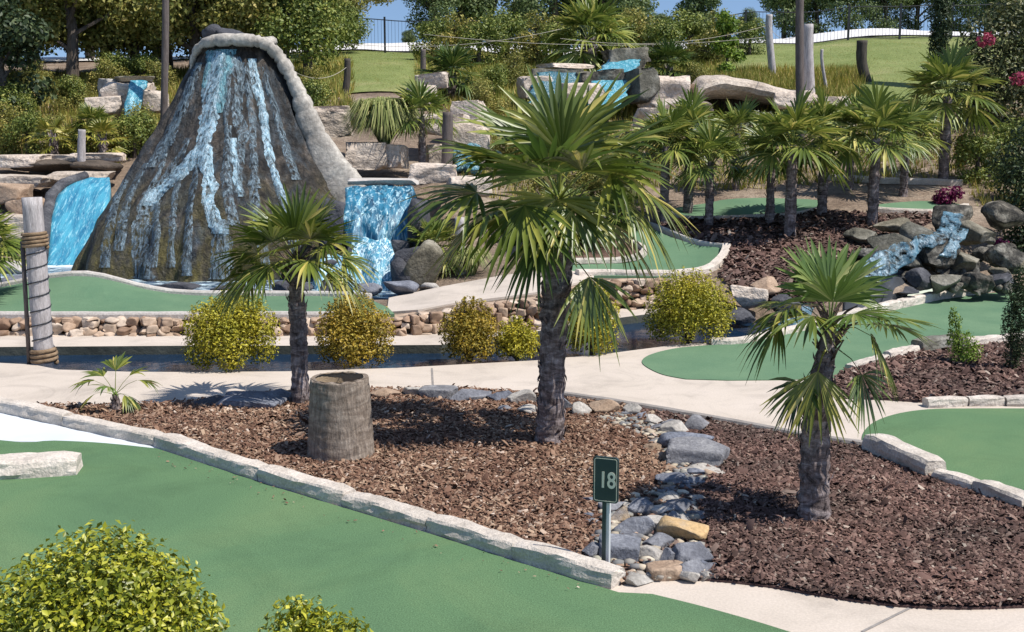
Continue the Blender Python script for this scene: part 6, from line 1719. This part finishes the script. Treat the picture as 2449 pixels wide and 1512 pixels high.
# left wood behind the volcano
LW = 'olive green tree in the wood behind the volcano'
for i, (u, d, kind, s) in enumerate([(-120, 40, 'olive', 1.3), (20, 42, 'olive2', 1.35), (110, 44, 'green', 1.4), (190, 40, 'olive', 1.25), (270, 46, 'green', 1.35), (340, 42, 'olive2', 1.2), (420, 46, 'olive', 1.3), (480, 41, 'olive', 1.2),
                                     (560, 45, 'green', 1.25), (620, 41, 'olive', 1.15), (690, 44, 'olive2', 1.2), (745, 40, 'green', .95), (-250, 42, 'green', 1.3), (60, 52, 'olive', 1.5), (240, 54, 'olive2', 1.5), (400, 55, 'green', 1.4), (560, 54, 'olive', 1.4), (690, 56, 'olive2', 1.3)]):
    lb = LW if kind != 'green' else 'bright green tree in the wood behind the volcano'
    tree(kind, lb, onT(u, d), s, rs.uniform(0, 6), group='trees of the wood behind the volcano')
tree('olive2', 'yellowish green tree at the edge of the open sky left of centre', onT(858, 58), 1.1, 1.0, group='trees beyond the hill road')
tree('green', 'bushy tree with sky behind it right of the crater', onT(800, 50), .8, 1.0, group='trees of the wood behind the volcano')
tree('dark', 'dense dark evergreen tree at the left frame edge', onT(20, 33), 1.05, 0, group=None)
tree('dark', 'dense dark evergreen beyond the left frame edge', onT(-110, 33), 1.2, 2, group=None)
# undergrowth on the left slope
for i in range(20):
    u = rs.uniform(-150, 830); d = rs.uniform(30.5, 40)
    if 190 < u < 420 and d < 36: continue
    k = 'shrub' if rs.rand() < .6 else 'shrub2'
    tree(k, 'olive shrub on the brushy slope behind the volcano' if k == 'shrub' else 'green shrub on the brushy slope behind the volcano', onT(u, d), rs.uniform(.5, .95), rs.uniform(0, 6), 'shrub', 'shrub', 'shrubs on the brushy slope')
for u, d, s, k in ((80, 29.6, .75, 'shrub2'), (150, 29.8, .7, 'shrub'), (330, 29.5, .8, 'shrub2'), (360, 30.2, .8, 'shrub'), (20, 30, .8, 'shrub'), (225, 30, .6, 'shrub2'), (280, 29.2, .6, 'shrub')):
    tree(k, 'low shrub in the planting above the left sandstone terraces', onT(u, d), s, rs.uniform(0, 6), 'shrub', 'shrub', 'low shrubs above the left terraces')
# beyond the road
FT = 'dark green tree in the row beyond the hill road'
for i, (u, d, kind, s) in enumerate([(1045, 64, 'far', .92), (1110, 66, 'far2', 1.15), (1180, 68, 'far', 1.25), (1250, 74, 'far2', .72), (1320, 66, 'far', 1.2), (1390, 68, 'far2', 1.2), (1450, 66, 'far', 1.3), (1500, 72, 'far2', .85), (1570, 78, 'far', .52),
                                     (1770, 80, 'far2', .55), (1860, 72, 'far', .95), (1930, 74, 'far2', 1.05), (2010, 70, 'far', .95), (2090, 72, 'far2', .95), (2170, 74, 'far', .9), (2250, 72, 'far2', .95), (2330, 74, 'far', 1.0), (2420, 72, 'far2', 1.1), (2520, 72, 'far', 1.1), (2640, 72, 'far2', 1.1), (985, 74, 'far', .30)]):
    tree(kind, FT, onT(u, d), s, rs.uniform(0, 6), group='trees beyond the hill road')
tree('pine', 'pointed pine standing clear of the row beyond the hill road', onT(1660, 68), 1.1, 0, group='trees beyond the hill road')
tree('pine', 'pine just beyond the weathered post on the hill', onT(2370, 66), 1.1, 1, group='trees beyond the hill road')
# bushes before the road, middle of the hill
for i, (u, d, s, k) in enumerate([(1040, 47, 1.2, 'shrub2'), (1090, 45, 1.3, 'shrub'), (1150, 44, 1.3, 'shrub2'), (1215, 46, 1.5, 'shrub2'), (1280, 45, 1.4, 'shrub'), (1340, 44, 1.2, 'shrub2'), (1450, 45, 1.4, 'shrub2'), (1520, 46, 1.5, 'shrub'), (1580, 44, 1.3, 'shrub2'), (1640, 46, 1.4, 'shrub2'), (1700, 45, 1.3, 'shrub'), (1230, 38, .8, 'shrub'), (1180, 36, .7, 'shrub2'), (1780, 47, 1.0, 'shrub2'), (1160, 33, .7, 'shrub'), (1650, 37, .7, 'shrub')]):
    tree(k, 'leafy bush on the hill between the two lawns', onT(u, d), s, rs.uniform(0, 6), 'shrub', 'shrub', 'bushes between the hill lawns')
tree('sap', 'lime green sapling on the hill left of the weathered post', onT(1725, 40), 1.0, 0, 'sapling', 'sapling')
tree('sap', 'lime green sapling above the tallest palm', onT(1440, 41), .9, 2, 'sapling', 'sapling')
tree('shrub2', 'shrub behind the palm row under the cave rock', onT(1720, 29.5), .7, 2, 'shrub', 'shrub')
for u, d, s in ((2150, 31, .7), (2200, 29, .8), (2330, 26.5, .8), (2400, 27, .9), (2440, 25, .8)):
    tree('shrub2', 'green shrub among the palms under the crape myrtle', onT(u, d), s, rs.uniform(0, 6), 'shrub', 'shrub', 'shrubs under the crape myrtle')
for u, d, s in ((1330, 24, .8), (1420, 24.5, .8), (1250, 22.5, .6), (1480, 26.5, .8), (1560, 28, .7), (1250, 28, .9)):
    tree('shrub', 'olive shrub behind the crown of the tallest palm', onT(u, d), s, rs.uniform(0, 6), 'shrub', 'shrub', 'shrubs behind the tallest palm')
# white blooming plants below the cave
MAT['pale_bloom'] = M_leaf('pale_bloom', [(0, (.30, .34, .20)), (.5, (.52, .54, .40)), (1, (.70, .70, .58))], .6, .2, clump=3)
bush('pale_plant', 'pale cream flowering plant below the cave mouth', gp(1795, 318), [(0, 0, .3, .38, .3, .3), (.4, 0, .28, .3, .3, .28), (-.25, 0, .35, .2, .2, .25)], 1300, .10, 'pale_bloom', 540, cat='plant')

# weeds and ground cover
def tufts(name, label, us, ds, n, h, m, seed, n_blade=5, cond=None):
    rs = np.random.RandomState(seed); V = []; 
    pts = []
    for _ in range(n):
        u = rs.uniform(*us); d = rs.uniform(*ds)
        if cond and not cond(u, d): continue
        pts.append(onT(u, d))
    N = len(pts) * n_blade; V = np.empty((N, 3, 3)); i = 0
    for p in pts:
        for _ in range(n_blade):
            a = rs.uniform(0, 2 * PI); o = np.array([math.cos(a), math.sin(a), 0]); q = np.array([-o[1], o[0], 0]); l = h * rs.uniform(.5, 1.3)
            b = p + o * rs.uniform(0, .08)
            V[i, 0] = b - q * h * .06; V[i, 1] = b + q * h * .06; V[i, 2] = b + o * l * rs.uniform(.1, .7) + np.array([0, 0, l]); i += 1
    return tag(obj(name, V.reshape(-1, 3), np.arange(N * 3).reshape(N, 3), MAT[m]), label, 'grass', kind='stuff')
tufts('weeds', 'tall yellow green weeds above the cave rock', (1600, 2050), (34, 41), 4200, .34, 'weed', 601)
tufts('weeds', 'dry weeds on the brushy left slope', (-200, 850), (29.5, 46), 7000, .3, 'weed', 602)
tufts('weeds', 'weeds on the hill between the lawns', (1000, 1720), (33, 50), 5000, .32, 'weed', 603)
tufts('lawn_grass', 'short grass of the hill lawns', (700, 2700), (36, 52), 14000, .09, 'weed', 604)
tufts('weeds', 'ground cover on the palm slopes', (1100, 2600), (24.5, 34), 5000, .2, 'weed', 605, cond=lambda u, d: not (1540 < u < 2320 and d < 26.5))
